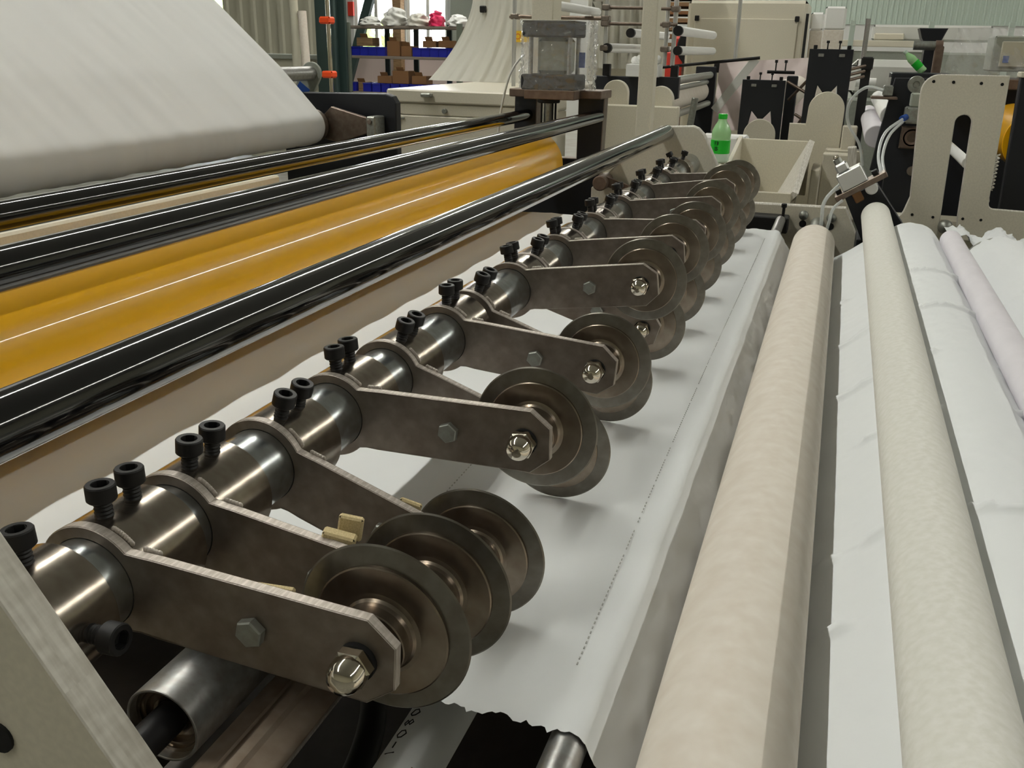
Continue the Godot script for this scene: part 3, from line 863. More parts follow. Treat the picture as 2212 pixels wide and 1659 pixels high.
# ------------------------------------------------------------------ big hanging web on the left
func web_stand() -> void:
	var wav := FastNoiseLite.new(); wav.seed = 21; wav.frequency = 1.0; wav.fractal_octaves = 2
	var c := Vector2(-1.547, -0.243); var r := 0.0545
	var path := PackedVector2Array()
	var top := Vector2(-3.95, 1.95); var mid := Vector2(-1.640, -0.0715)
	for k in 40: path.append(top.lerp(mid, k / 40.0))
	var a0 := tangent(c, r, mid, -1.0)
	var q := c + Vector2.from_angle(a0) * r
	for k in 12: path.append(mid.lerp(q, k / 12.0))
	for k in 30: path.append(c + Vector2.from_angle(a0 - deg_to_rad(235.0) * k / 29.0) * r)
	for k in range(1, 10): path.append(path[-1] + Vector2(-0.03, 0.008))
	var bend := func(s: float, _x: float, z: float) -> float:
		return wav.get_noise_2d(z * 9.0 + s * 1.2, s * 0.9) * 0.0035 + wav.get_noise_2d(z * 30.0 + s * 3.0, s * 0.8 + 7.0) * 0.0008
	var far := func(_x: float) -> float: return -2.6
	single("hanging_web", "wide white paper web coming down from the upper left to a roller", "paper", sheet(path, func(_x: float) -> float: return 1.2, far, 300, bend, Vector3(0.7, 0.7, 0)), M.web_paper)
	roller("web_roller", "dark ended roller at the foot of the hanging white web", "roller", c.x, c.y, 0.0500, -0.2, -2.632, M.dark_steel, "", 0.022, -2.70, M.dark_steel)
	var g := roller("deflector_pipe", "galvanised pipe behind the hanging web with a lug plate at its end", "pipe", -1.662, -0.0955, 0.0225, -0.2, -2.82, M.galvanised)
	var lug := []
	lug.append_array(arc(Vector2(-1.662, -0.0955), 0.036, -30, 150, 14))
	lug.append_array([Vector2(-1.78, -0.24), Vector2(-1.72, -0.27)])
	part(g, "lug_plate", mb().prism(lug, -2.82, -2.832, 0.002), M.grey_paint)
	part(g, "blue_mark", mb().box(Vector3(-0.05, -0.022, 0), Vector3(0.05, 0.022, 0.002), 0.0, Transform3D(Basis(Vector3(0, 0, 1), 0.95), Vector3(-1.715, -0.175, -2.8195))), M.blue_paint)
	var p := thing("bearing_plate", "black bearing plate at the far end of the hanging web", "machine frame", Vector3(-1.45, FLOOR, -2.72))
	part(p, "plate", mb().prism([Vector2(-1.70, -0.150), Vector2(-1.335, -0.1445), Vector2(-1.312, -0.152), Vector2(-1.299, -0.172), Vector2(-1.299, FLOOR), Vector2(-1.70, FLOOR)], -2.70, -2.735, 0.003), M.black_paint)
	part(p, "lever", mb().prism([Vector2(-1.49, -0.185), Vector2(-1.36, -0.2155), Vector2(-1.36, -0.2585), Vector2(-1.47, -0.292), Vector2(-1.53, -0.28), Vector2(-1.55, -0.24)], -2.636, -2.655, 0.002), M.warm_steel)
	part(p, "clamp_block", mb().box(Vector3(-1.368, -0.300, -2.70), Vector3(-1.337, -0.209, -2.63), 0.004), M.zinc_dull)
	part(p, "clamp_bolt", mb().prism(hexagon(0.008, 0.2, Vector2(-1.355, -0.224)), -2.63, -2.625, 0.001), M.dark_steel)

# ------------------------------------------------------------------ black frame with wrapped motor
func drive_frame() -> void:
	var t := thing("drive_frame", "black U shaped frame plate holding the rear guide bars and orange roller", "machine frame", Vector3(-0.75, FLOOR, -2.56))
	var u := [Vector2(-0.862, -0.1285), Vector2(-0.798, -0.1285), Vector2(-0.798, -0.29), Vector2(-0.679, -0.29), Vector2(-0.679, -0.1285), Vector2(-0.606, -0.1285), Vector2(-0.612, -0.40), Vector2(-0.622, FLOOR), Vector2(-0.88, FLOOR)]
	part(t, "plate", mb().prism(u, -2.55, -2.592, 0.002, true, false), M.black_paint, M.warm_steel, mb().prism(u, -2.55, -2.592, 0.002, false, true))
	part(t, "bridge_plate", mb().box(Vector3(-0.862, -0.1285, -2.62), Vector3(-0.604, -0.1075, -2.50), 0.002).box(Vector3(-0.80, -0.1305, -2.50), Vector3(-0.662, -0.1065, -2.44), 0.002), M.brown_plate)
	var cyl := thing("air_cylinder", "small pneumatic cylinder hanging below the brown bridge plate", "cylinder", Vector3(-0.745, -0.13, -2.53))
	part(cyl, "flange", mb().rod(Vector3(-0.745, -0.1310, -2.49), Vector3(-0.745, -0.141, -2.49), 0.030, 24, 0.002), M.black_oxide)
	part(cyl, "barrel", mb().rod(Vector3(-0.745, -0.14, -2.49), Vector3(-0.745, -0.215, -2.49), 0.0135, 20), M.zinc_dull)
	for s: Array in [[-1, -1], [1, -1], [-1, 1], [1, 1]]:
		var px: float = -0.745 + 0.015 * s[0]; var pz: float = -2.49 + 0.015 * s[1]
		part(cyl, "tie_rod", mb().rod(Vector3(px, -0.14, pz), Vector3(px, -0.215, pz), 0.003, 8), M.black_oxide)
	# wrapped motor
	var m := thing("wrapped_motor", "foam packed motor in clear film on the brown bridge plate", "motor", Vector3(-0.738, -0.1065, -2.49))
	part(m, "foam_base", mb().box(Vector3(-0.812, -0.1065, -2.56), Vector3(-0.664, -0.068, -2.445), 0.004), M.foam_grey)
	part(m, "foam_cap", mb().box(Vector3(-0.810, 0.024, -2.56), Vector3(-0.668, 0.060, -2.445), 0.004), M.foam_grey)
	part(m, "lid", mb().box(Vector3(-0.8095, 0.060, -2.5595), Vector3(-0.6685, 0.064, -2.4455), 0.001), M.socket_black)
	part(m, "body", mb().box(Vector3(-0.775, -0.068, -2.545), Vector3(-0.690, 0.024, -2.47), 0.01), M.grey_paint)
	for s: Array in [[-0.790, -2.462], [-0.684, -2.462], [-0.790, -2.545], [-0.684, -2.545]]:
		part(m, "tie_bar", mb().rod(Vector3(s[0], -0.068, s[1]), Vector3(s[0], 0.024, s[1]), 0.006, 14), M.galvanised)
	part(m, "blue_tag", mb().box(Vector3(-0.668, -0.05, -2.50), Vector3(-0.652, -0.012, -2.496)), M.blue_paint)
	# film: crumpled sleeve, bulging to the right
	var wav := FastNoiseLite.new(); wav.seed = 5; wav.frequency = 1.0; wav.fractal_octaves = 3
	var P := []
	for j in 61:
		var row := []
		var y := lerpf(-0.1055, 0.066, j / 60.0)
		for i in 145:
			var a := TAU * i / 144.0
			var ca := cos(a); var sa := sin(a)
			var k := pow(pow(absf(ca), 5.0) + pow(absf(sa), 5.0), -0.2)
			var rx := 0.080 + (0.030 if ca > 0 else 0.0) * absf(ca)
			var w := 1.0 + wav.get_noise_3d(ca * 4.0, sa * 4.0, y * 45.0) * 0.10
			row.append(Vector3(-0.738 + ca * k * rx * w, y + wav.get_noise_3d(ca * 4.0, sa * 4.0, 3.0) * 0.004, -2.502 + sa * k * 0.066 * w))
		P.append(row)
	part(m, "film_wrap", mb().grid(P, Vector3(0, 0, 0.001)), M.film)
	var cb := Curve3D.new()
	cb.add_point(Vector3(-0.82, -0.02, -2.50), Vector3.ZERO, Vector3(-0.03, -0.03, 0.02)); cb.add_point(Vector3(-0.868, -0.12, -2.48), Vector3(0.01, 0.04, 0), Vector3(-0.01, -0.04, 0)); cb.add_point(Vector3(-0.885, -0.24, -2.48), Vector3(0, 0.04, 0))
	cb.bake_interval = 0.008
	single("cable", "thin white cable hanging left of the wrapped motor", "cable", mb().tube(Array(cb.get_baked_points()), 0.003, 8), M.window_frame)

# ------------------------------------------------------------------ winder end at the right: slotted plate, valve, hoses
func hose(called: String, label: String, pts: Array, r: float, m: Material, group := "") -> void:
	var c := Curve3D.new()
	for p: Vector3 in pts: c.add_point(p)
	for i in c.point_count:
		var dd: Vector3 = (c.get_point_position(mini(i + 1, c.point_count - 1)) - c.get_point_position(maxi(i - 1, 0))) / 5.5
		c.set_point_in(i, -dd); c.set_point_out(i, dd)
	c.bake_interval = 0.008
	single(called, label, "hose", mb().tube(Array(c.get_baked_points()), r, 10), m, group)

func winder_end() -> void:
	# slotted cream plate
	var o := [Vector2(0.150, -0.415), Vector2(0.150, -0.392)]
	o.append_array(arc(Vector2(0.165, -0.375), 0.022, 270, 345, 6))
	o.append_array([Vector2(0.196, -0.345), Vector2(0.181, -0.10)])
	o.append_array(arc(Vector2(0.222, -0.086), 0.041, 180, 90, 8))
	o.append_array([Vector2(0.374, -0.0445), Vector2(0.380, -0.335)])
	o.append_array(arc(Vector2(0.395, -0.348), 0.014, 160, 270, 5))
	o.append_array([Vector2(0.58, -0.366), Vector2(0.58, -0.46), Vector2(0.322, -0.445), Vector2(0.315, -0.39), Vector2(0.3085, -0.160)])
	o.append_array(arc(Vector2(0.2895, -0.1575), 0.0190, 0, 180, 12))
	o.append_array([Vector2(0.276, -0.39), Vector2(0.276, -0.44)])
	var t := thing("slotted_plate", "tall cream plate with a round topped slot behind the right drums", "machine frame", Vector3(0.3, -0.42, -2.6))
	part(t, "plate", mb().prism(o, -2.60, -2.616, 0.002, true, false), M.cream, M.cream_edge, mb().prism(o, -2.60, -2.616, 0.002, false, true))
	var holes := mb()
	for h: Array in [[0.207, -0.0625], [0.252, -0.063], [0.314, -0.064], [0.360, -0.065]]:
		part(t, "bolt_hole", mb().rod(Vector3(h[0], h[1], -2.599), Vector3(h[0], h[1], -2.604), 0.0038, 12), M.socket_black)
	for h: Array in [[0.208, -0.389], [0.258, -0.392], [0.328, -0.391], [0.370, -0.391]]:
		part(t, "bolt_hole", mb().rod(Vector3(h[0], h[1], -2.599), Vector3(h[0], h[1], -2.604), 0.0035, 12), M.socket_black)
	part(t, "slot_knob", mb().lathe([Vector2(0, 0.03), Vector2(0.012, 0.027), Vector2(0.018, 0.015), Vector2(0.016, 0.0)], 20, Transform3D(Basis(), Vector3(0.289, -0.412, -2.60)), true), M.zinc_dull)
	single("cross_sill", "cream sill under the slotted plate behind the drums", "beam", mb().box(Vector3(0.125, FLOOR, -2.70), Vector3(0.60, -0.40, -2.622), 0.003), M.cream)
	# black end plate behind it with bearing housings
	var b := thing("bearing_stand", "black bearing plate left of the slotted cream plate", "machine frame", Vector3(0.15, FLOOR, -2.76))
	part(b, "plate", mb().prism([Vector2(0.125, -0.06), Vector2(0.24, -0.058), Vector2(0.24, -0.42), Vector2(0.20, FLOOR), Vector2(0.128, FLOOR), Vector2(0.134, -0.30), Vector2(0.095, -0.30), Vector2(0.105, -0.20)], -2.75, -2.78, 0.002), M.black_paint)
	part(b, "bearing_block", mb().prism(arc(Vector2(0.1860, -0.2075), 0.040, 45, 405, 4).slice(0, 4), -2.72, -2.75, 0.003), M.warm_steel)
	part(b, "bearing_ring", mb().lathe([Vector2(0.012, -2.716), Vector2(0.018, -2.714), Vector2(0.018, -2.72), Vector2(0.022, -2.72), Vector2(0.022, -2.715), Vector2(0.025, -2.715), Vector2(0.025, -2.72)], 28, Transform3D(Basis(), Vector3(0.186, -0.207, 0))), M.brown_plate)
	part(b, "bearing_ring", mb().lathe([Vector2(0.0, -2.742), Vector2(0.007, -2.742), Vector2(0.009, -2.738), Vector2(0.021, -2.738), Vector2(0.022, -2.75)], 28, Transform3D(Basis(), Vector3(0.178, -0.075, 0))), M.zinc_dull)
	part(b, "round_boss", mb().rod(Vector3(0.20, -0.295, -2.75), Vector3(0.20, -0.295, -2.74), 0.012, 20), M.dark_steel)
	roller("glossy_roller", "glossy white roller running away behind the black bearing plate", "roller", 0.128, -0.158, 0.026, -2.80, -3.9, M.foam_white)
	roller("glossy_roller", "lilac white roller lower behind the black bearing plate", "roller", 0.100, -0.215, 0.030, -2.80, -3.9, M.lilac_core)
	roller("slot_roller", "white roller seen through the slot of the cream plate", "roller", 0.330, -0.265, 0.014, -2.72, -3.6, M.foam_white)
	# pneumatic valve beside the plate
	var v := thing("air_valve", "grey pneumatic valve at the left edge of the slotted plate", "valve", Vector3(0.17, -0.13, -2.70))
	part(v, "body", mb().box(Vector3(0.157, -0.168, -2.72), Vector3(0.196, -0.128, -2.655), 0.004), M.zinc_dull)
	part(v, "coil", mb().box(Vector3(0.166, -0.128, -2.71), Vector3(0.190, -0.094, -2.67), 0.003), M.grey_paint)
	part(v, "blue_ring", mb().rod(Vector3(0.160, -0.152, -2.655), Vector3(0.150, -0.156, -2.64), 0.008, 12), M.blue_paint)
	var v2 := thing("air_valve", "small grey valve block on the bracket above the glossy rollers", "valve", Vector3(0.12, -0.1, -2.74))
	part(v2, "body", mb().box(Vector3(0.098, -0.105, -2.745), Vector3(0.122, -0.078, -2.70), 0.003), M.zinc_dull)
	part(v2, "stem", mb().rod(Vector3(0.108, -0.078, -2.72), Vector3(0.108, -0.058, -2.72), 0.006, 10), M.alu)
	part(v2, "bracket", mb().box(Vector3(0.070, -0.112, -2.76), Vector3(0.135, -0.106, -2.69), 0.001), M.brown_plate)
	# fleece roller's end: black tilted plate, bracket bar, aluminium cylinder
	var e := thing("roller_mount", "black tilted end plate carrying the fleece roller", "machine frame", Vector3(0.1, -0.43, -2.34))
	part(e, "plate", mb().prism([Vector2(0.034, -0.318), Vector2(0.102, -0.283), Vector2(0.176, -0.378), Vector2(0.168, -0.44), Vector2(0.100, -0.446)], -2.33, -2.355, 0.002), M.black_paint)
	part(e, "stay", mb().box(Vector3(0.075, -0.50, -2.499), Vector3(0.12, -0.42, -2.355), 0.002), M.black_paint)
	var tilt := Basis(Vector3(0, 0, 1), atan2(0.058, 0.09))
	var cy := thing("pneumatic_cylinder", "aluminium compact cylinder on the bracket above the fleece roller", "cylinder", Vector3(0.062, -0.29, -2.30))
	var cf := Transform3D(tilt, Vector3(0.062, -0.288, -2.30))
	part(cy, "bracket_bar", mb().box(Vector3(-0.056, -0.007, -0.030), Vector3(0.064, 0.006, 0.030), 0.001, cf), M.warm_steel)
	part(cy, "body", mb().box(Vector3(-0.034, 0.006, -0.026), Vector3(0.024, 0.046, 0.026), 0.002, cf), M.alu)
	part(cy, "fitting", mb().box(Vector3(-0.028, 0.046, -0.014), Vector3(0.000, 0.068, 0.014), 0.004, cf), M.alu)
	part(cy, "fitting_nut", mb().rod(cf * Vector3(-0.016, 0.068, 0), cf * Vector3(-0.016, 0.080, 0), 0.010, 6), M.zinc_dull)
	part(cy, "fitting_tip", mb().rod(cf * Vector3(-0.016, 0.080, 0), cf * Vector3(-0.016, 0.088, 0), 0.007, 12, 0.002), M.chrome)
	part(cy, "rod_end", mb().box(Vector3(-0.022, -0.032, -0.012), Vector3(-0.002, -0.007, 0.012), 0.002, cf), M.cardboard)
	part(cy, "white_ring", mb().rod(cf * Vector3(0.022, -0.016, -0.01), cf * Vector3(0.022, -0.016, 0.016), 0.014, 18, 0.003), M.foam_white)
	part(cy, "screw_head", mb().box(Vector3(-0.050, 0.006, 0.0), Vector3(-0.038, 0.016, 0.012), 0.001, cf), M.black_oxide)
	part(cy, "elbow", mb().box(Vector3(0.036, 0.006, -0.006), Vector3(0.050, 0.018, 0.008), 0.002, cf), M.black_oxide)
	# clear hoses
	hose("air_hose", "clear air hose arching from the valve down to the cylinder bracket", [Vector3(0.150, -0.156, -2.62), Vector3(0.112, -0.185, -2.55), Vector3(0.098, -0.225, -2.42), Vector3(0.106, -0.258, -2.31)], 0.0038, M.tube_clear, "clear air hoses")
	hose("air_hose", "second clear air hose just right of the arching one", [Vector3(0.152, -0.162, -2.62), Vector3(0.122, -0.190, -2.54), Vector3(0.108, -0.228, -2.42), Vector3(0.112, -0.255, -2.31)], 0.0038, M.tube_clear, "clear air hoses")
	hose("air_hose", "clear hose looping down from the cylinder to behind the beige roller", [Vector3(0.020, -0.285, -2.29), Vector3(-0.008, -0.320, -2.26), Vector3(-0.010, -0.365, -2.26), Vector3(-0.008, -0.43, -2.28)], 0.0042, M.tube_clear, "clear air hoses")
	hose("air_hose", "inner clear hose beside the loop above the beige roller", [Vector3(0.030, -0.318, -2.27), Vector3(0.012, -0.338, -2.26), Vector3(0.006, -0.375, -2.26), Vector3(-0.004, -0.43, -2.27)], 0.0036, M.tube_clear, "clear air hoses")
	hose("air_hose", "clear hose sweeping left from the small valve block in a wide bow", [Vector3(0.098, -0.090, -2.70), Vector3(0.055, -0.085, -2.72), Vector3(0.020, -0.125, -2.74), Vector3(0.024, -0.18, -2.76), Vector3(0.060, -0.235, -2.76), Vector3(0.075, -0.29, -2.76)], 0.004, M.tube_clear, "clear air hoses")
	# upright bright post and cable at right
	single("white_post", "bright white flat post left of the black bearing plate", "post", mb().box(Vector3(0.030, -0.42, -2.66), Vector3(0.052, -0.232, -2.62), 0.002, Transform3D(Basis(Vector3(0, 0, 1), 0.12), Vector3(-0.028, -0.005, 0))), M.cream_edge)
	var rb := thing("black_stand", "black machine stand at the right edge of the picture", "machine frame", Vector3(0.5, FLOOR, -3.0))
	part(rb, "plate", mb().prism([Vector2(0.452, -0.055), Vector2(0.70, -0.055), Vector2(0.70, FLOOR), Vector2(0.458, FLOOR), Vector2(0.462, -0.39)], -2.95, -2.99, 0.003), M.black_paint)
	part(rb, "cap_strip", mb().box(Vector3(0.448, -0.055, -3.0), Vector3(0.70, -0.040, -2.94), 0.002), M.cream)
	roller("orange_roller", "orange roller glimpsed right of the slotted cream plate", "roller", 0.535, -0.23, 0.085, -3.05, -3.5, M.orange_gloss)
	var sp := []
	for k in 90: sp.append(Vector3(0.420 + cos(k * 0.7) * 0.009, -0.255 - k * 0.0011, -2.90 + sin(k * 0.7) * 0.009))
	single("coil_spring", "small white coil spring beside the slotted plate", "spring", mb().tube(sp, 0.0022, 6), M.cream_edge)
	hose("cable", "black cable hanging at the right edge", [Vector3(0.555, -0.28, -2.88), Vector3(0.520, -0.31, -2.86), Vector3(0.512, -0.36, -2.84), Vector3(0.535, -0.41, -2.80), Vector3(0.56, -0.43, -2.78)], 0.006, M.rubber)

# ------------------------------------------------------------------ things behind the line
func bottle(label: String, at: Vector3, turn: Basis, s: float, mats: Array, wide := 1.0) -> Node3D:
	var t := thing("drink_bottle", label, "bottle", at)
	var xf := Transform3D(turn * Basis(Vector3(1, 0, 0), -PI / 2), at)
	var v := func(a: Array) -> Array:
		var o := []
		for p: Array in a: o.append(Vector2(p[0] * wide, p[1]) * s)
		return o
	part(t, "base", mb().lathe(v.call([[0.031, 0.040], [0.032, 0.034], [0.030, 0.022], [0.032, 0.010], [0.028, 0.0], [0.0, 0.002]]), 28, xf, true), mats[0])
	part(t, "label_band", mb().lathe(v.call([[0.0318, 0.100], [0.0325, 0.098], [0.0325, 0.042], [0.0318, 0.040]]), 28, xf), mats[1])
	part(t, "shoulder", mb().lathe(v.call([[0.0135, 0.190], [0.0150, 0.180], [0.024, 0.160], [0.031, 0.138], [0.032, 0.125], [0.031, 0.110], [0.0318, 0.100]]), 28, xf, true), mats[2])
	part(t, "cap", mb().lathe(v.call([[0.0, 0.212], [0.0140, 0.212], [0.0150, 0.210], [0.0150, 0.194], [0.0138, 0.190]]), 24, xf), mats[3])
	return t

func middle_ground() -> void:
	# tray with sloping walls
	var t := thing("cream_tray", "open cream sheet metal tray behind the far side plate", "tray", Vector3(-0.18, -0.5, -2.9))
	var tr := mb()
	tr.box(Vector3(-0.30, -0.44, -2.66), Vector3(-0.098, -0.362, -2.648), 0.002)
	tr.box(Vector3(-0.31, -0.44, -3.20), Vector3(-0.075, -0.268, -3.188), 0.002)
	tr.box(Vector3(-0.30, -0.445, -3.19), Vector3(-0.10, -0.435, -2.65))
	part(t, "tray_shell", tr, M.cream)
	var sl := mb()
	var q0 := [Vector3(-0.165, -0.44, -2.66), Vector3(-0.165, -0.44, -3.19), Vector3(-0.082, -0.262, -3.19), Vector3(-0.096, -0.358, -2.66)]
	var off := Vector3(0.016, -0.006, 0)
	sl.quad(q0[0], q0[1], q0[2], q0[3], Vector3(-0.9, 0.43, 0).normalized())
	sl.quad(q0[0] + off, q0[1] + off, q0[2] + off, q0[3] + off, Vector3(0.9, -0.43, 0).normalized())
	sl.quad(q0[2], q0[3], q0[3] + off, q0[2] + off, Vector3.UP)
	sl.quad(q0[0], q0[3], q0[3] + off, q0[0] + off, Vector3.BACK)
	part(t, "sloping_side", sl, M.cream_edge)
	part(t, "left_side", mb().prism([Vector2(2.648, -0.44), Vector2(3.20, -0.44), Vector2(3.20, -0.262), Vector2(2.648, -0.358)], 0.0, -0.012, 0.001, true, true, Transform3D(Basis(Vector3(0, 0, -1), Vector3(0, 1, 0), Vector3(1, 0, 0)), Vector3(-0.292, 0, 0))), M.cream)
	part(t, "support", mb().box(Vector3(-0.29, FLOOR, -3.15), Vector3(-0.11, -0.446, -2.70), 0.003), M.cream)
	var fb := thing("foam_box", "white foam block behind the green drink bottle", "foam block", Vector3(-0.33, -0.36, -3.28))
	part(fb, "block", mb().box(Vector3(-0.435, -0.50, -3.34), Vector3(-0.282, -0.268, -3.24), 0.008), M.foam_white)
	single("foam_shelf", "cream shelf carrying the foam block and the bottle", "shelf", mb().box(Vector3(-0.46, FLOOR, -3.40), Vector3(-0.315, -0.50, -2.80), 0.003).box(Vector3(-0.40, -0.50, -3.0), Vector3(-0.315, -0.3175, -2.84), 0.003), M.cream)
	var gl := [M.bottle_clear, M.bottle_green, M.bottle_pale, M.bottle_green]
	var tea := bottle("green tea bottle standing upright before the white foam block", Vector3(-0.328, -0.3165, -2.90), Basis(), 0.66, gl, 1.35)
	bottle_print(tea, Vector3(-0.328, -0.3165, -2.90), 0.66)
	bottle("green drink bottle lying tilted on the black machine at the right", Vector3(0.222, -0.050, -3.2), Basis(Vector3(0, 0, 1), 0.83), 0.40, [M.bottle_pale, M.bottle_green, M.bottle_pale, M.bottle_clear])
	# cream bases with round topped guards and black end plates
	var a := [Vector2(-0.35, FLOOR), Vector2(-0.2, FLOOR)]
	var g1 := []
	g1.append_array(arc(Vector2(-0.272, -0.290), 0.057, 0, 180, 24))
	g1.append_array([Vector2(-0.329, FLOOR), Vector2(-0.215, FLOOR)])
	single("round_guard", "low cream round topped guard behind the tray", "guard", mb().prism(g1, -3.60, -3.62, 0.002), M.cream, "round topped cream guards")
	var g2 := []
	g2.append_array(arc(Vector2(-0.045, -0.176), 0.0565, 0, 180, 24))
	g2.append_array([Vector2(-0.104, -0.23), Vector2(-0.104, -0.222), Vector2(-0.155, -0.222), Vector2(-0.150, FLOOR), Vector2(0.0115, FLOOR)])
	single("round_guard", "tall cream round topped guard before the higher black plate", "guard", mb().prism(g2, -3.30, -3.32, 0.002), M.cream, "round topped cream guards")
	single("cream_box", "cream cabinet box right of the tall round topped guard", "cabinet", mb().box(Vector3(-0.03, FLOOR, -3.29), Vector3(0.085, -0.293, -3.22), 0.003).box(Vector3(0.013, -0.30, -3.29), Vector3(0.058, -0.220, -3.23), 0.003), M.cream)
	single("step_block", "cream step block left of the tall round topped guard", "block", mb().box(Vector3(-0.062, FLOOR, -3.21), Vector3(-0.035, -0.335, -3.0), 0.003).box(Vector3(-0.035, FLOOR, -3.21), Vector3(0.06, -0.30, -3.14), 0.003), M.cream)
	for q: Array in [[-0.279, -0.099, -0.300, 0.0765, -3.66, "lower black end plate with screws behind the low round guard", -0.235], [-0.053, 0.010, -0.225, 0.0685, -3.36, "taller black end plate with screws behind the tall round guard", -0.13]]:
		var cx: float = q[0]; var ty: float = q[1]; var by: float = q[2]; var h: float = q[3]; var z: float = q[4]
		var bp := thing("end_plate", q[5], "machine plate", Vector3(cx, by, z), "black end plates")
		var v: float = q[6]
		part(bp, "plate", mb().prism([Vector2(cx - h, ty), Vector2(cx + h, ty), Vector2(cx + h, by), Vector2(cx + h, FLOOR), Vector2(cx + h * 0.70, FLOOR), Vector2(cx + h * 0.66, by), Vector2(cx + h * 0.45, v + 0.028), Vector2(cx + h * 0.12, v), Vector2(cx - h * 0.12, v), Vector2(cx - h * 0.45, v + 0.028), Vector2(cx - h * 0.66, by), Vector2(cx - h * 0.70, FLOOR), Vector2(cx - h, FLOOR)], z, z - 0.025, 0.002), M.black_paint)
		for k: float in [-0.75, 0.78]:
			part(bp, "cap_screw", mb().rod(Vector3(cx + h * k, ty, z - 0.012), Vector3(cx + h * k, ty + 0.012, z - 0.012), 0.0065, 10, 0.001), M.black_oxide)
		for k: float in [-0.2, 0.35]:
			part(bp, "long_screw", mb().rod(Vector3(cx + h * k, ty, z - 0.012), Vector3(cx + h * k, ty + 0.022, z - 0.012), 0.0022, 8).rod(Vector3(cx + h * k, ty + 0.018, z - 0.012), Vector3(cx + h * k, ty + 0.026, z - 0.012), 0.005, 8), M.black_oxide)
		for k: float in [-0.45, 0.5]:
			part(bp, "bright_lug", mb().box(Vector3(cx + h * k - 0.009, ty - 0.024, z), Vector3(cx + h * k + 0.009, ty - 0.014, z + 0.004), 0.001, Transform3D()), M.galvanised)
	# links and bars between the two end plates
	var lk := thing("link_arms", "crossing grey link arms between the two black end plates", "linkage", Vector3(-0.16, -0.2, -3.75))
	for p: Array in [[-0.20, -0.105, -0.11, -0.15], [-0.19, -0.17, -0.11, -0.075], [-0.17, -0.30, -0.11, -0.19], [-0.16, -0.22, -0.10, -0.25]]:
		part(lk, "link", mb().rod(Vector3(p[0], p[1], -3.75), Vector3(p[2], p[3], -3.70), 0.0055, 10), M.warm_steel)
	part(lk, "top_bar", mb().rod(Vector3(-0.28, -0.073, -3.78), Vector3(-0.18, -0.073, -3.78), 0.006, 10), M.black_oxide)
	part(lk, "carrier", mb().box(Vector3(-0.205, FLOOR, -3.80), Vector3(-0.165, -0.085, -3.76), 0.003), M.black_paint)
	for k: float in [-0.25, -0.215]:
		part(lk, "long_screw", mb().rod(Vector3(k, -0.073, -3.78), Vector3(k, -0.035, -3.78), 0.0025, 8).rod(Vector3(k, -0.04, -3.78), Vector3(k, -0.030, -3.78), 0.0055, 8), M.black_oxide)
	roller("parent_reel", "tan paper reel behind the link arms", "reel", -0.225, -0.17, 0.060, -3.95, -5.0, M.beige_rubber)
	# long cream base on the left with seams and bolts
	var cb := thing("machine_bed", "long cream machine base with bolts left of the wrapped motor", "machine base", Vector3(-1.5, FLOOR, -3.8))
	part(cb, "top_slab", mb().box(Vector3(-1.775, -0.224, -5.2), Vector3(-1.20, -0.172, -3.60), 0.006), M.cream)
	part(cb, "upper_panel", mb().box(Vector3(-1.760, -0.272, -4.3), Vector3(-1.20, -0.226, -3.612), 0.004), M.cream)
	part(cb, "lower_panel", mb().box(Vector3(-1.770, FLOOR, -4.3), Vector3(-1.20, -0.274, -3.604), 0.004), M.cream)
	for q: Array in [[-1.517, -0.252, 0.010], [-1.735, -0.285, 0.006], [-1.715, -0.288, 0.006], [-1.722, -0.300, 0.009], [-1.700, -0.286, 0.005]]:
		part(cb, "bolt", mb().rod(Vector3(q[0], q[1], -3.612), Vector3(q[0], q[1], -3.594), q[2], 14, 0.002), M.zinc_dull)
	part(cb, "latch", mb().box(Vector3(-1.61, -0.199, -3.60), Vector3(-1.565, -0.184, -3.57), 0.004), M.zinc_dull)
	# cabinet draped in film
	var cw := thing("wrapped_cabinet", "tall cream cabinet draped in milky plastic film at the centre left", "cabinet", Vector3(-1.6, -0.17, -4.2))
	part(cw, "cabinet", mb().box(Vector3(-1.79, -0.172, -5.2), Vector3(-1.45, 1.3, -4.75), 0.01), M.cream)
	var fw := FastNoiseLite.new(); fw.seed = 12; fw.frequency = 1.0; fw.fractal_octaves = 3
	var P := []
	for j in 60:
		var row := []
		var f := j / 59.0
		var y := lerpf(1.3, -0.171, f)
		var left := -1.81 - 0.02 * f - 0.20 * pow(maxf(0.0, (f - 0.74) / 0.26), 1.6)
		for i in 60:
			var g := i / 59.0
			var fold := fw.get_noise_2d(g * 9.0 + f * 0.8, f * 1.2) * 0.014 * (0.4 + f)
			row.append(Vector3(lerpf(left, -1.44, g), y, -4.73 + 0.06 * sin(g * PI) + fold + 0.12 * pow(f, 6.0) * (1.0 - 0.3 * g)))
		P.append(row)
	part(cw, "film_drape", mb().grid(P, Vector3(0, 0, 1)), M.film_milky)
	part(cw, "black_handle", mb().box(Vector3(-1.765, 0.155, -4.68), Vector3(-1.735, 0.187, -4.645), 0.004), M.black_oxide)
	part(cw, "warning_label", mb().box(Vector3(-1.575, 0.020, -4.635), Vector3(-1.495, 0.072, -4.63)), M.sticker_yellow)
	part(cw, "warning_mark", mb().lathe([Vector2(0.010, 0.001), Vector2(0.014, 0.001), Vector2(0.014, 0.0)], 18, Transform3D(Basis(), Vector3(-1.555, 0.046, -4.63))), M.sticker_orange)
	# cream posts
	single("cream_post", "wide cream post rising behind the wrapped motor", "post", mb().box(Vector3(-1.028, FLOOR, -3.30), Vector3(-0.952, 1.5, -3.20), 0.003), M.cream, "cream posts")
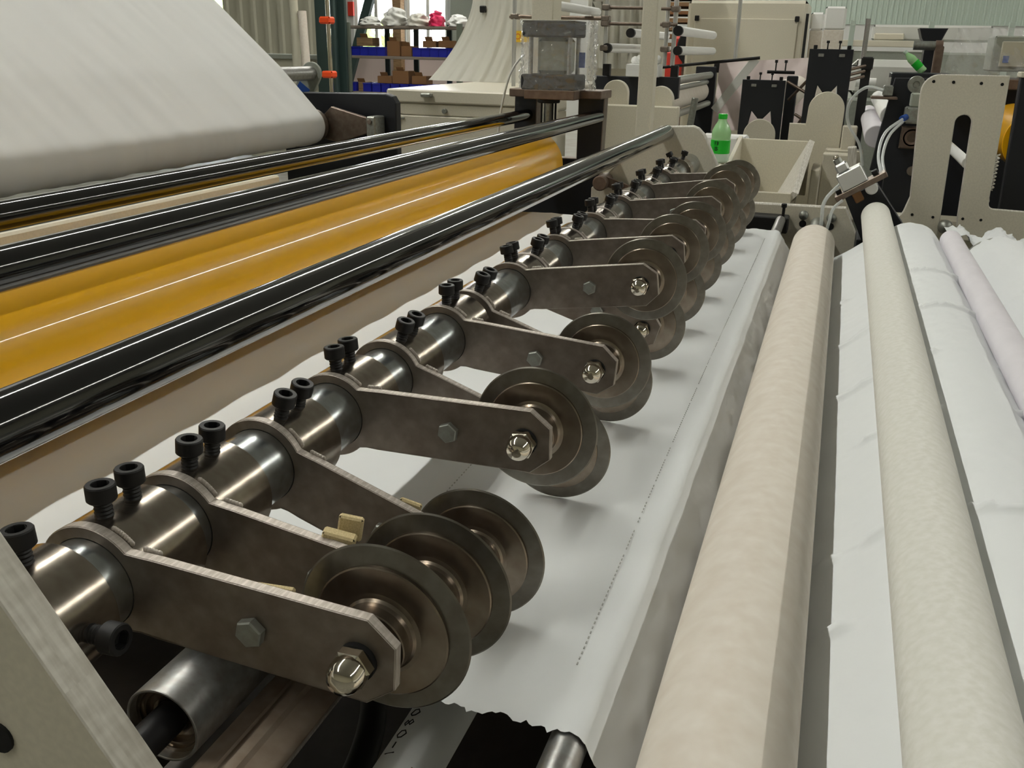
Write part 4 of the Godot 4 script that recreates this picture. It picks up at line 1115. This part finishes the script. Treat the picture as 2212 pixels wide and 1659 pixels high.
	single("cream_post", "narrow cream post standing before the round ended cream panel", "post", mb().box(Vector3(-0.650, -0.30, -3.26), Vector3(-0.600, 1.5, -3.20), 0.003), M.cream, "cream posts")
	var pp := thing("low_panel", "low cream panel with two round ears below the narrow post", "panel", Vector3(-0.7, FLOOR, -3.58))
	part(pp, "panel", mb().box(Vector3(-0.90, FLOOR, -3.56), Vector3(-0.560, -0.197, -3.52), 0.004), M.cream)
	for q: Array in [[-0.808, -0.158, 0.047], [-0.640, -0.178, 0.050]]:
		var e := arc(Vector2(q[0], q[1]), q[2], 0, 180, 20)
		e.append_array([Vector2(q[0] - q[2], -0.26), Vector2(q[0] + q[2], -0.26)])
		part(pp, "round_ear", mb().prism(e, -3.562, -3.60, 0.002), M.cream)
	part(pp, "bolt_hole", mb().rod(Vector3(-0.655, -0.285, -3.519), Vector3(-0.655, -0.285, -3.53), 0.008, 14), M.socket_black)
	# black winder behind it with rollers running away
	var bw := thing("black_winder", "black winding machine with grey rollers behind the low cream panel", "machine", Vector3(-0.8, FLOOR, -4.5))
	part(bw, "near_plate", mb().prism([Vector2(-1.05, -0.115), Vector2(-0.86, -0.115), Vector2(-0.72, -0.112), Vector2(-0.675, -0.112), Vector2(-0.675, -0.20), Vector2(-0.70, -0.21), Vector2(-0.74, FLOOR), Vector2(-1.05, FLOOR)], -4.2, -4.24, 0.003), M.black_paint)
	part(bw, "far_plate", mb().box(Vector3(-0.78, FLOOR, -5.46), Vector3(-0.67, -0.085, -5.40), 0.003), M.black_paint)
	for q: Array in [[-0.700, -0.128, 0.018, "zinc_dull"], [-0.715, -0.165, 0.012, "zinc_dull"], [-0.755, -0.215, 0.055, "beige_rubber"], [-0.700, -0.275, 0.016, "zinc_dull"]]:
		part(bw, "roller", cyl_z(q[0], q[1], q[2], -4.24, -5.40, 28), M[q[3]])
	for q: Array in [[-1.0, -4.22, 0.05], [-0.70, -4.22, 0.05], [-0.67, -5.43, 0.055]]:
		part(bw, "socket_post", mb().box(Vector3(q[0] - 0.016, -0.115, q[1] - 0.016), Vector3(q[0] + 0.016, -0.115 + q[2], q[1] + 0.016), 0.002), M.black_oxide)
	part(bw, "screw_spindle", mb().rod(Vector3(-0.60, -0.32, -4.1), Vector3(-0.585, -0.19, -4.1), 0.014, 14, 0.002), M.zinc_dull)
	var wb := thing("foam_carton", "white carton heaped with foam behind the narrow post", "carton", Vector3(-0.83, -0.11, -4.22))
	part(wb, "carton", mb().box(Vector3(-0.90, -0.1145, -4.26), Vector3(-0.76, -0.062, -4.15), 0.003), M.foam_white)
	for k in 6:
		part(wb, "foam_lump", mb().lathe([Vector2(0.0001, 0.020), Vector2(0.014, 0.014), Vector2(0.020, 0.0), Vector2(0.014, -0.014), Vector2(0.0001, -0.020)], 10, Transform3D(Basis(), Vector3(-0.87 + k * 0.019, -0.050 + 0.006 * (k % 2), -4.2)), true), M.foam_white)
	# rod stand with cantilever rollers
	var rs := thing("rod_stand", "chrome rod stand with clamped bars and white rollers in the centre", "roller stand", Vector3(-0.85, -0.1, -4.2))
	for q: Array in [[-1.428, -4.2, -0.172, 0.009], [-1.013, -4.22, -0.068, 0.009], [-0.747, -4.22, -0.068, 0.0085], [-0.713, -4.22, -0.068, 0.010], [-0.557, -5.23, -0.085, 0.010]]:
		part(rs, "upright", mb().rod(Vector3(q[0], q[2], q[1]), Vector3(q[0], 1.3, q[1]), q[3], 14), M.alu)
	for q: Array in [[-1.452, -0.996, 0.125, 0.120, 0.0085], [-1.021, -0.70, 0.100, 0.098, 0.007], [-1.021, -0.70, 0.165, 0.160, 0.007]]:
		part(rs, "cross_bar", mb().rod(Vector3(q[0], q[2], -4.205), Vector3(q[1], q[3], -4.205), q[4], 12), M.warm_steel)
	for q: Array in [[-1.428, 0.125], [-1.013, 0.120], [-1.013, 0.100], [-1.013, 0.165], [-0.747, 0.098], [-0.713, 0.160], [-1.013, 0.0], [-0.747, 0.0]]:
		part(rs, "clamp", mb().box(Vector3(q[0] - 0.018, q[1] - 0.012, -4.235), Vector3(q[0] + 0.018, q[1] + 0.012, -4.19), 0.004), M.dark_steel)
	for q: Array in [[-1.097, 0.152, -3.71, -4.39, 0.018], [-0.895, 0.063, -4.20, -5.06, 0.0185], [-1.0, 0.0, -4.22, -4.98, 0.020], [-0.692, 0.074, -4.20, -5.32, 0.020], [-0.688, -0.005, -4.20, -5.32, 0.0185]]:
		part(rs, "cantilever_roller", cyl_z(q[0], q[1], q[4], q[2], q[3], 24, 0.003), M.foam_white)
		part(rs, "end_ring", cyl_z(q[0], q[1], q[4] * 1.02, q[2] + 0.025, q[2], 24), M.black_oxide)
	# plastic curtain and red machine further back
	var P2 := []
	for j in 30:
		var row := []
		for i in 24:
			var g := i / 23.0; var f := j / 29.0
			row.append(Vector3(lerpf(-1.56, -1.18, g), lerpf(0.9, -0.12, f), -6.0 + fw.get_noise_2d(g * 7.0, f * 1.5) * 0.09))
		P2.append(row)
	var crt := thing("wrapped_crate", "cream crate hung with white plastic sheet behind the rod stand", "crate", Vector3(-1.37, FLOOR, -6.2))
	part(crt, "crate", mb().box(Vector3(-1.58, FLOOR, -6.6), Vector3(-1.16, 0.9, -6.10), 0.01), M.cream)
	part(crt, "sheet", mb().grid(P2, Vector3(0, 0, 1)), M.film_milky)
	# big cream cabinet with door
	var cd := thing("door_cabinet", "large cream cabinet with a wide door and two black latches", "cabinet", Vector3(-0.7, FLOOR, -7.0))
	part(cd, "body", mb().box(Vector3(-1.10, FLOOR, -7.6), Vector3(-0.295, 0.325, -7.0), 0.02), M.cream)
	part(cd, "door", mb().box(Vector3(-1.045, FLOOR + 0.1, -7.0), Vector3(-0.350, 0.208, -6.985), 0.004), M.cream)
	for k: float in [-1.045, -0.372]:
		part(cd, "latch", mb().box(Vector3(k, 0.19, -6.985), Vector3(k + 0.03, 0.225, -6.97), 0.003), M.black_oxide)
	single("gap_post", "thin dark strip post at the right side of the large cabinet", "post", mb().box(Vector3(-0.30, FLOOR, -6.95), Vector3(-0.282, 0.24, -6.93)), M.rubber)
	# pinkish film sheet pulled over the line behind
	var P3 := []
	for j in 26:
		var row := []
		for i in 40:
			var g := i / 39.0; var f := j / 25.0
			row.append(Vector3(lerpf(-0.63, -0.16, g), lerpf(-0.02, -0.36, f) + 0.035 * g - 0.04, -5.2 + f * 0.12 + fw.get_noise_2d(g * 3.0 + 3.0, f * 1.5) * 0.02))
		P3.append(row)
	single("film_sheet", "pinkish plastic film stretched behind the black end plates", "plastic sheet", mb().grid(P3, Vector3(0, 0, 1)), M.film_pink)
	single("film_bar", "thin dark bar rising along the top of the pinkish film", "bar", mb().rod(Vector3(-0.92, -0.09, -5.05), Vector3(-0.42, -0.032, -5.10), 0.008, 10), M.black_oxide)
	single("film_fold", "folded band of plastic film slanting down from the thin bar", "plastic sheet", mb().box(Vector3(-0.022, -0.18, -0.004), Vector3(0.022, 0.14, 0.004), 0.002, Transform3D(Basis(Vector3(0, 0, 1), -0.62), Vector3(-0.52, -0.15, -5.10))), M.bag_plastic)
	# right side: wrapped control box, roller on arm, hopper
	var cx := thing("wrapped_console", "grey control console under clear plastic at the upper right", "console", Vector3(0.5, -0.06, -3.7))
	part(cx, "console", mb().box(Vector3(0.455, -0.05, -3.80), Vector3(0.62, 0.062, -3.62), 0.004), M.grey_paint)
	part(cx, "display", mb().box(Vector3(0.478, -0.035, -3.62), Vector3(0.60, 0.045, -3.612), 0.003), M.wall_left)
	part(cx, "blue_sticker", mb().box(Vector3(0.487, -0.022, -3.611), Vector3(0.505, 0.000, -3.609)), M.blue_paint)
	var P4 := []
	for j in 40:
		var row := []
		var f := j / 39.0
		for i in 50:
			var g := i / 49.0
			var xx := lerpf(0.345 - 0.045 * f, 0.66, g)
			row.append(Vector3(xx, lerpf(0.090, -0.072, f) - 0.012 * maxf(0.0, 0.3 - g), -3.72 + 0.16 * sqrt(f) + fw.get_noise_2d(g * 11.0 - f * 3.0, f * 2.0) * 0.035))
		P4.append(row)
	part(cx, "film_drape", mb().grid(P4, Vector3(0, 0, 1)), M.film)
	part(cx, "base_rail", mb().box(Vector3(0.30, -0.105, -3.84), Vector3(0.70, -0.072, -3.55), 0.003), M.brown_plate)
	part(cx, "stand", mb().box(Vector3(0.345, FLOOR, -3.83), Vector3(0.68, -0.105, -3.70), 0.003), M.black_paint)
	var ra := thing("arm_roller", "grey roller on a brown arm beside the lying bottle", "roller", Vector3(0.3, -0.06, -3.9))
	part(ra, "roller", mb().rod(Vector3(0.225, 0.030, -3.95), Vector3(0.305, 0.030, -3.95), 0.016, 24), M.zinc_dull)
	part(ra, "end_cap", mb().rod(Vector3(0.300, 0.030, -3.95), Vector3(0.325, 0.030, -3.95), 0.019, 24), M.brown_plate)
	part(ra, "arm", mb().box(Vector3(0.300, -0.075, -3.97), Vector3(0.330, 0.03, -3.93), 0.004), M.brown_plate)
	part(ra, "stand", mb().box(Vector3(0.19, FLOOR, -4.0), Vector3(0.33, -0.070, -3.85), 0.004), M.black_paint)
	single("bottle_ledge", "black machine ledge carrying the lying bottle", "machine ledge", mb().box(Vector3(0.13, FLOOR, -3.30), Vector3(0.30, -0.0535, -3.12), 0.003), M.black_paint)
	single("hopper", "black funnel shaped hopper above the grey arm roller", "hopper", mb().prism([Vector2(0.250, 0.095), Vector2(0.352, 0.095), Vector2(0.330, 0.04), Vector2(0.290, 0.02), Vector2(0.275, 0.04), Vector2(0.262, 0.06)], -4.15, -4.30, 0.004).box(Vector3(0.28, FLOOR, -4.28), Vector3(0.32, 0.03, -4.18), 0.0), M.black_paint)
	single("gear_block", "small black gear block left of the lying bottle", "gear", mb().box(Vector3(0.045, -0.055, -3.62), Vector3(0.085, -0.012, -3.56), 0.004).box(Vector3(0.05, FLOOR, -3.62), Vector3(0.08, -0.05, -3.58)), M.rubber)
	for k in 3:
		single("spare_rod", ["upper grey rod sticking out right of the taller black plate", "middle grey rod sticking out right of the taller black plate", "lowest grey rod sticking out right of the taller black plate"][k], "rod", mb().rod(Vector3(0.0, -0.055 - 0.017 * k, -3.42), Vector3(0.058, -0.040 - 0.017 * k, -3.50), 0.005, 10), M.warm_steel)

func bottle_print(tea: Node3D, at: Vector3, s: float) -> void:
	# two characters printed on the bottle's label, drawn as flat strokes on its curved band
	var m := mb()
	var rows := [[[0, 5, 2, 5], [1, 6, 1, 0], [0, 3, 2, 3], [3, 5, 6, 5], [3, 3, 6, 3], [4.5, 6, 4.5, 0], [3, 1, 6, 1]], [[0, 5, 6, 5], [2, 6, 2, 4], [4, 6, 4, 4], [3, 4, 0, 2], [3, 4, 6, 2], [1, 1.8, 5, 1.8], [3, 2, 3, 0], [2, 1, 1, 0], [4, 1, 5, 0]]]
	for c in 2:
		for q: Array in rows[c]:
			var pts := []
			for k in 2:
				var ang: float = PI / 2 + 0.30 - (q[k * 2] - 3.0) * 0.075
				var yy: float = (0.086 - c * 0.024 + (q[k * 2 + 1] - 3.0) * 0.0030) * s
				pts.append(at + Vector3(cos(ang) * 0.0442 * s, yy, sin(ang) * 0.0442 * s))
			m.tube(pts, 0.0007, 5)
	part(tea, "label_print", m, M.ink)

func back_of_hall() -> void:
	# steel column and pipes by the far left wall
	single("steel_column", "dark teal steel column at the left behind the web", "column", mb().box(Vector3(-5.60, FLOOR, -9.7), Vector3(-5.37, 4.9, -9.65), 0.003).box(Vector3(-5.52, FLOOR, -9.9), Vector3(-5.46, 4.9, -9.7)).box(Vector3(-5.60, FLOOR, -9.95), Vector3(-5.37, 4.9, -9.9), 0.003), M.teal_paint)
	single("down_pipe", "taller cream pipe beside the teal column", "pipe", mb().rod(Vector3(-5.46, FLOOR, -9.0), Vector3(-5.48, 4.8, -9.0), 0.045, 20), M.wall_left, "cream pipes by the teal column")
	single("down_pipe", "leaning cream tube right of the taller cream pipe", "pipe", mb().rod(Vector3(-5.26, FLOOR, -8.9), Vector3(-5.37, 0.30, -9.0), 0.045, 20), M.beige_rubber, "cream pipes by the teal column")
	var lg := thing("bench", "grey bench with a green can by the ribbed wall", "bench", Vector3(-6.5, FLOOR, -10.5))
	part(lg, "top", mb().box(Vector3(-7.0, -0.19, -10.8), Vector3(-5.9, -0.14, -10.2), 0.004), M.grey_paint)
	part(lg, "body", mb().box(Vector3(-6.95, FLOOR, -10.75), Vector3(-5.95, -0.19, -10.25), 0.004), M.wall_left)
	single("green_can", "small green can standing on the grey bench", "can", mb().rod(Vector3(-6.30, -0.139, -10.4), Vector3(-6.30, -0.01, -10.4), 0.045, 18, 0.006), M.bottle_green)
	# chrome pole with orange clamps
	var cp := thing("chrome_pole", "chrome pole with two orange clamps left of the shelf", "pole", Vector3(-5.05, FLOOR, -9.0))
	part(cp, "pole", mb().rod(Vector3(-5.06, FLOOR, -9.0), Vector3(-5.10, 4.5, -9.0), 0.022, 18), M.chrome)
	for y: float in [0.215, -0.31]:
		part(cp, "clamp", mb().box(Vector3(-5.15, y - 0.035, -9.06), Vector3(-5.02, y + 0.035, -8.94), 0.015), M.orange_plastic)
	single("fire_tag", "small red and white tag on the wall beside the column", "tag", mb().box(Vector3(-6.92, 0.37, -12.90), Vector3(-6.83, 0.56, -12.86), 0.004), M.red_paint)
	# diagonal brace
	single("wall_brace", "dark diagonal steel brace crossing behind the shelf", "brace", mb().box(Vector3(-0.06, -1.6, -0.04), Vector3(0.06, 1.3, 0.04), 0.003, Transform3D(Basis(Vector3(0, 0, 1), -0.34), Vector3(-6.42, 0.15, -12.3))), M.teal_paint)
	single("window_pillar", "tan pillar between the two windows behind the shelf", "pillar", mb().box(Vector3(-6.16, FLOOR, -12.88), Vector3(-6.03, 5.0, -12.75), 0.003), M.wood)
	single("white_pipe", "thin white pipe leaning on the grey wall right of the windows", "pipe", mb().rod(Vector3(-4.62, -0.1, -12.6), Vector3(-4.98, 0.95, -12.6), 0.022, 10), M.window_frame)
	# shelf rack
	var r := thing("shelf_rack", "long grey shelf rack with blue bins before the windows", "shelf", Vector3(-4.8, FLOOR, -10.2))
	for y: float in [0.19, -0.13, -0.52, -0.95]:
		part(r, "shelf_board", mb().box(Vector3(-5.70, y - 0.03, -10.5), Vector3(-3.90, y, -10.0), 0.004), M.rack_board)
	for x: float in [-5.38, -4.02]:
		part(r, "post", mb().box(Vector3(x - 0.03, FLOOR, -10.0), Vector3(x + 0.03, 0.22, -9.96), 0.003), M.rack_paint)
	for x: float in [-5.15, -4.78, -4.36]:
		part(r, "post", mb().box(Vector3(x - 0.03, FLOOR, -10.53), Vector3(x + 0.03, 0.22, -10.5), 0.003), M.teal_paint)
	# blue bins, one thing each
	var bin: Node3D = null
	var places := []
	for k in 7: places.append([-5.62 + k * 0.105, -0.13, "middle shelf"])
	for k in 5: places.append([-4.55 + k * 0.105, -0.13, "middle shelf"])
	for k in 3: places.append([-5.62 + k * 0.12, -0.52, "lower shelf"])
	for k in 9: places.append([-5.18 + k * 0.118, -0.52, "lower shelf"])
	var nth := {"middle shelf": 0, "lower shelf": 0}
	var words := ["first", "second", "third", "fourth", "fifth", "sixth", "seventh", "eighth", "ninth", "tenth", "eleventh", "twelfth", "thirteenth", "fourteenth"]
	for p: Array in places:
		var lab := "blue plastic parts bin on the %s, %s from the chrome pole" % [p[2], words[nth[p[2]]]]
		nth[p[2]] += 1
		var o: Node3D
		if bin == null:
			o = thing("parts_bin", lab, "bin", Vector3.ZERO, "blue parts bins on the rack")
			var b := mb()
			b.box(Vector3(-0.048, 0, -0.12), Vector3(0.048, 0.006, 0.12))
			b.box(Vector3(-0.050, 0, -0.12), Vector3(-0.044, 0.095, 0.12)).box(Vector3(0.044, 0, -0.12), Vector3(0.050, 0.095, 0.12))
			b.box(Vector3(-0.05, 0, -0.125), Vector3(0.05, 0.095, -0.12)).box(Vector3(-0.05, 0, 0.115), Vector3(0.05, 0.085, 0.121))
			part(o, "tub", b, M.bin_blue)
			part(o, "rim", mb().box(Vector3(-0.054, 0.082, 0.118), Vector3(0.054, 0.092, 0.128), 0.002), M.bin_blue)
			bin = o
		else:
			o = bin.duplicate(); o.name = numbered("parts_bin"); add_child(o, true); o.set_meta("label", lab)
		o.position = Vector3(p[0], p[1] + 0.001, -10.14)
	var boxes := [[-4.86, -0.129, 0.16, 0.16, "carton between the blue bins on the middle shelf"], [-4.70, -0.129, 0.13, 0.11, "small carton at the middle of the middle shelf"], [-4.42, -0.030, 0.16, 0.07, "tan carton lying on top of the right middle bins"], [-4.22, -0.030, 0.18, 0.075, "brown carton at the right end above the middle bins"], [-5.275, -0.519, 0.085, 0.10, "brown carton between lower bins near the front post"], [-4.98, -0.425, 0.18, 0.08, "brown parts box lying on lower left bins"], [-4.78, -0.425, 0.20, 0.14, "dark brown parts box stacked high on the lower bins"], [-4.55, -0.425, 0.18, 0.09, "reddish carton on the lower bins at the right"], [-5.22, -0.028, 0.2, 0.09, "grey brown parcel on the left middle bins"]]
	for b: Array in boxes:
		var c := Vector3(b[0], b[1], -10.16)
		var t := thing("carton", b[4], "carton", c, "cartons on the rack")
		part(t, "box", mb().box(c + Vector3(-b[2] / 2, 0, -0.09), c + Vector3(b[2] / 2, b[3], 0.09), 0.003), M.cardboard if b[0] > -5.2 else M.wood)
		part(t, "flap", mb().box(Vector3(-0.045, 0, -0.002), Vector3(0.045, 0.05, 0.002), 0.0, Transform3D(Basis(Vector3(1, 0, 0), 0.6), c + Vector3(0.0, b[3], 0.085))), M.cardboard)
	# bags on the top shelf
	var fw := FastNoiseLite.new(); fw.seed = 31; fw.frequency = 1.0; fw.fractal_octaves = 3
	for b: Array in [[-5.17, 0.22, 0.10, "grey plastic bag at the left of the top shelf", "bag_plastic"], [-4.87, 0.26, 0.20, "peaked white plastic bag on the top shelf", "bag_plastic"], [-4.58, 0.24, 0.14, "crumpled clear plastic bag hanging over the top shelf edge", "film_milky"], [-4.36, 0.13, 0.17, "bright pink bag on the top shelf", "pink_plastic"], [-4.10, 0.20, 0.13, "white sack at the right end of the top shelf", "foam_white"]]:
		var P := []
		for j in 14:
			var row := []
			var f := j / 13.0
			for i in 25:
				var a := TAU * i / 24.0
				var rr := sqrt(maxf(0.0, 1.0 - pow(f, 2.2))) * (1.0 + 0.45 * fw.get_noise_3d(cos(a) * 1.5, sin(a) * 1.5 + b[0] * 9.0, f * 3.0))
				row.append(Vector3(b[0] + cos(a) * b[1] * 0.5 * rr + fw.get_noise_2d(f * 3.0, b[0] * 7.0) * 0.06 * f, 0.192 + f * b[2], -10.15 + sin(a) * 0.16 * rr))
			P.append(row)
		single("plastic_bag", b[3], "bag", mb().grid(P, Vector3(0, 0, -0.001)), M[b[4]], "bags on the top shelf")
	# stack of boards and red machine beyond the rod stand
	var st := thing("board_rack", "rack of stacked boards and red parts behind the rod stand", "rack", Vector3(-1.3, FLOOR, -8.3))
	for k in 9:
		part(st, "board", mb().box(Vector3(-1.62, -0.1 + k * 0.062, -8.8), Vector3(-0.98, -0.072 + k * 0.062 + 0.006 * (k % 2), -8.25), 0.003), M.wood if k % 3 else M.cardboard)
	for x: float in [-1.66, -0.97]:
		part(st, "post", mb().box(Vector3(x - 0.025, FLOOR, -8.3), Vector3(x + 0.025, 0.62, -8.24), 0.003), M.rack_paint)
	part(st, "base", mb().box(Vector3(-1.62, FLOOR, -8.8), Vector3(-0.98, -0.1, -8.3), 0.003), M.brown_plate)
	var rm := thing("red_machine", "red painted winch with a black wheel beside the boards", "machine", Vector3(-1.1, FLOOR, -7.8))
	part(rm, "wheel", mb().rod(Vector3(-1.13, 0.02, -7.72), Vector3(-1.13, 0.02, -7.78), 0.15, 36, 0.01), M.black_oxide)
	part(rm, "housing", mb().box(Vector3(-1.10, -0.14, -7.95), Vector3(-0.92, 0.10, -7.80), 0.03), M.red_paint)
	part(rm, "bracket", mb().box(Vector3(-1.36, -0.02, -8.05), Vector3(-1.16, 0.10, -7.95), 0.02), M.red_paint)
	part(rm, "mast", mb().box(Vector3(-1.16, 0.10, -7.95), Vector3(-1.10, 0.60, -7.88), 0.004), M.red_paint)
	part(rm, "stand", mb().box(Vector3(-1.5, FLOOR, -8.0), Vector3(-1.27, -0.02, -7.95), 0.01), M.red_paint)
	# white wrapped packs right of the cabinet
	for b: Array in [[-0.180, -0.045, 0.285, -6.9, "taller white wrapped pack right of the large cabinet"], [-0.275, -0.185, 0.255, -7.1, "shorter white wrapped pack between cabinet and taller pack"]]:
		var t := thing("wrapped_pack", b[4], "pack", Vector3((b[0] + b[1]) / 2, FLOOR, b[3]), "white wrapped packs")
		part(t, "pack", mb().box(Vector3(b[0], 0.14, b[3] - 0.14), Vector3(b[1], b[2], b[3]), 0.012), M.foam_white)
		part(t, "carton_base", mb().box(Vector3(b[0] + 0.003, FLOOR, b[3] - 0.135), Vector3(b[1] - 0.003, 0.14, b[3] - 0.003), 0.004), M.beige_rubber)
	# far machines under the green cladding
	var fm := thing("far_machine", "long pale machine under a white film near the far right wall", "machine", Vector3(0.6, FLOOR, -10.5))
	part(fm, "body", mb().box(Vector3(0.02, FLOOR, -11.2), Vector3(1.6, 0.02, -10.4), 0.02), M.grey_paint)
	part(fm, "upper_beam", mb().box(Vector3(-0.1, 0.06, -10.45), Vector3(0.75, 0.12, -10.35), 0.006), M.cream)
	part(fm, "upper_hood", mb().box(Vector3(0.20, 0.12, -11.0), Vector3(1.3, 0.27, -10.6), 0.02), M.bag_plastic)
	part(fm, "window_box", mb().box(Vector3(0.22, 0.125, -10.6), Vector3(0.50, 0.19, -10.50), 0.01), M.cream)
	for x: float in [-0.02, 0.70, 1.4]:
		part(fm, "post", mb().box(Vector3(x, FLOOR, -10.4), Vector3(x + 0.05, 0.3, -10.34), 0.003), M.wall_green)
	single("galvanised_post", "slim galvanised post standing right of the taller black plate", "post", mb().rod(Vector3(0.118, FLOOR, -8.5), Vector3(0.118, 0.26, -8.5), 0.020, 14), M.galvanised)
	var nm := thing("near_machine", "grey machine bed with tubes behind the clear hoses", "machine", Vector3(0.2, FLOOR, -5.0))
	part(nm, "bed", mb().box(Vector3(-0.02, FLOOR, -5.6), Vector3(0.60, -0.20, -4.8), 0.01), M.grey_paint)
	part(nm, "film_cover", mb().box(Vector3(0.02, -0.2, -5.5), Vector3(0.42, -0.03, -4.95), 0.03), M.bag_plastic)
	part(nm, "tube", mb().rod(Vector3(0.05, -0.13, -4.9), Vector3(0.14, -0.13, -4.9), 0.02, 16), M.foam_white)
	part(nm, "motor", mb().rod(Vector3(0.24, -0.14, -4.85), Vector3(0.24, -0.14, -5.1), 0.05, 20, 0.006), M.warm_steel)
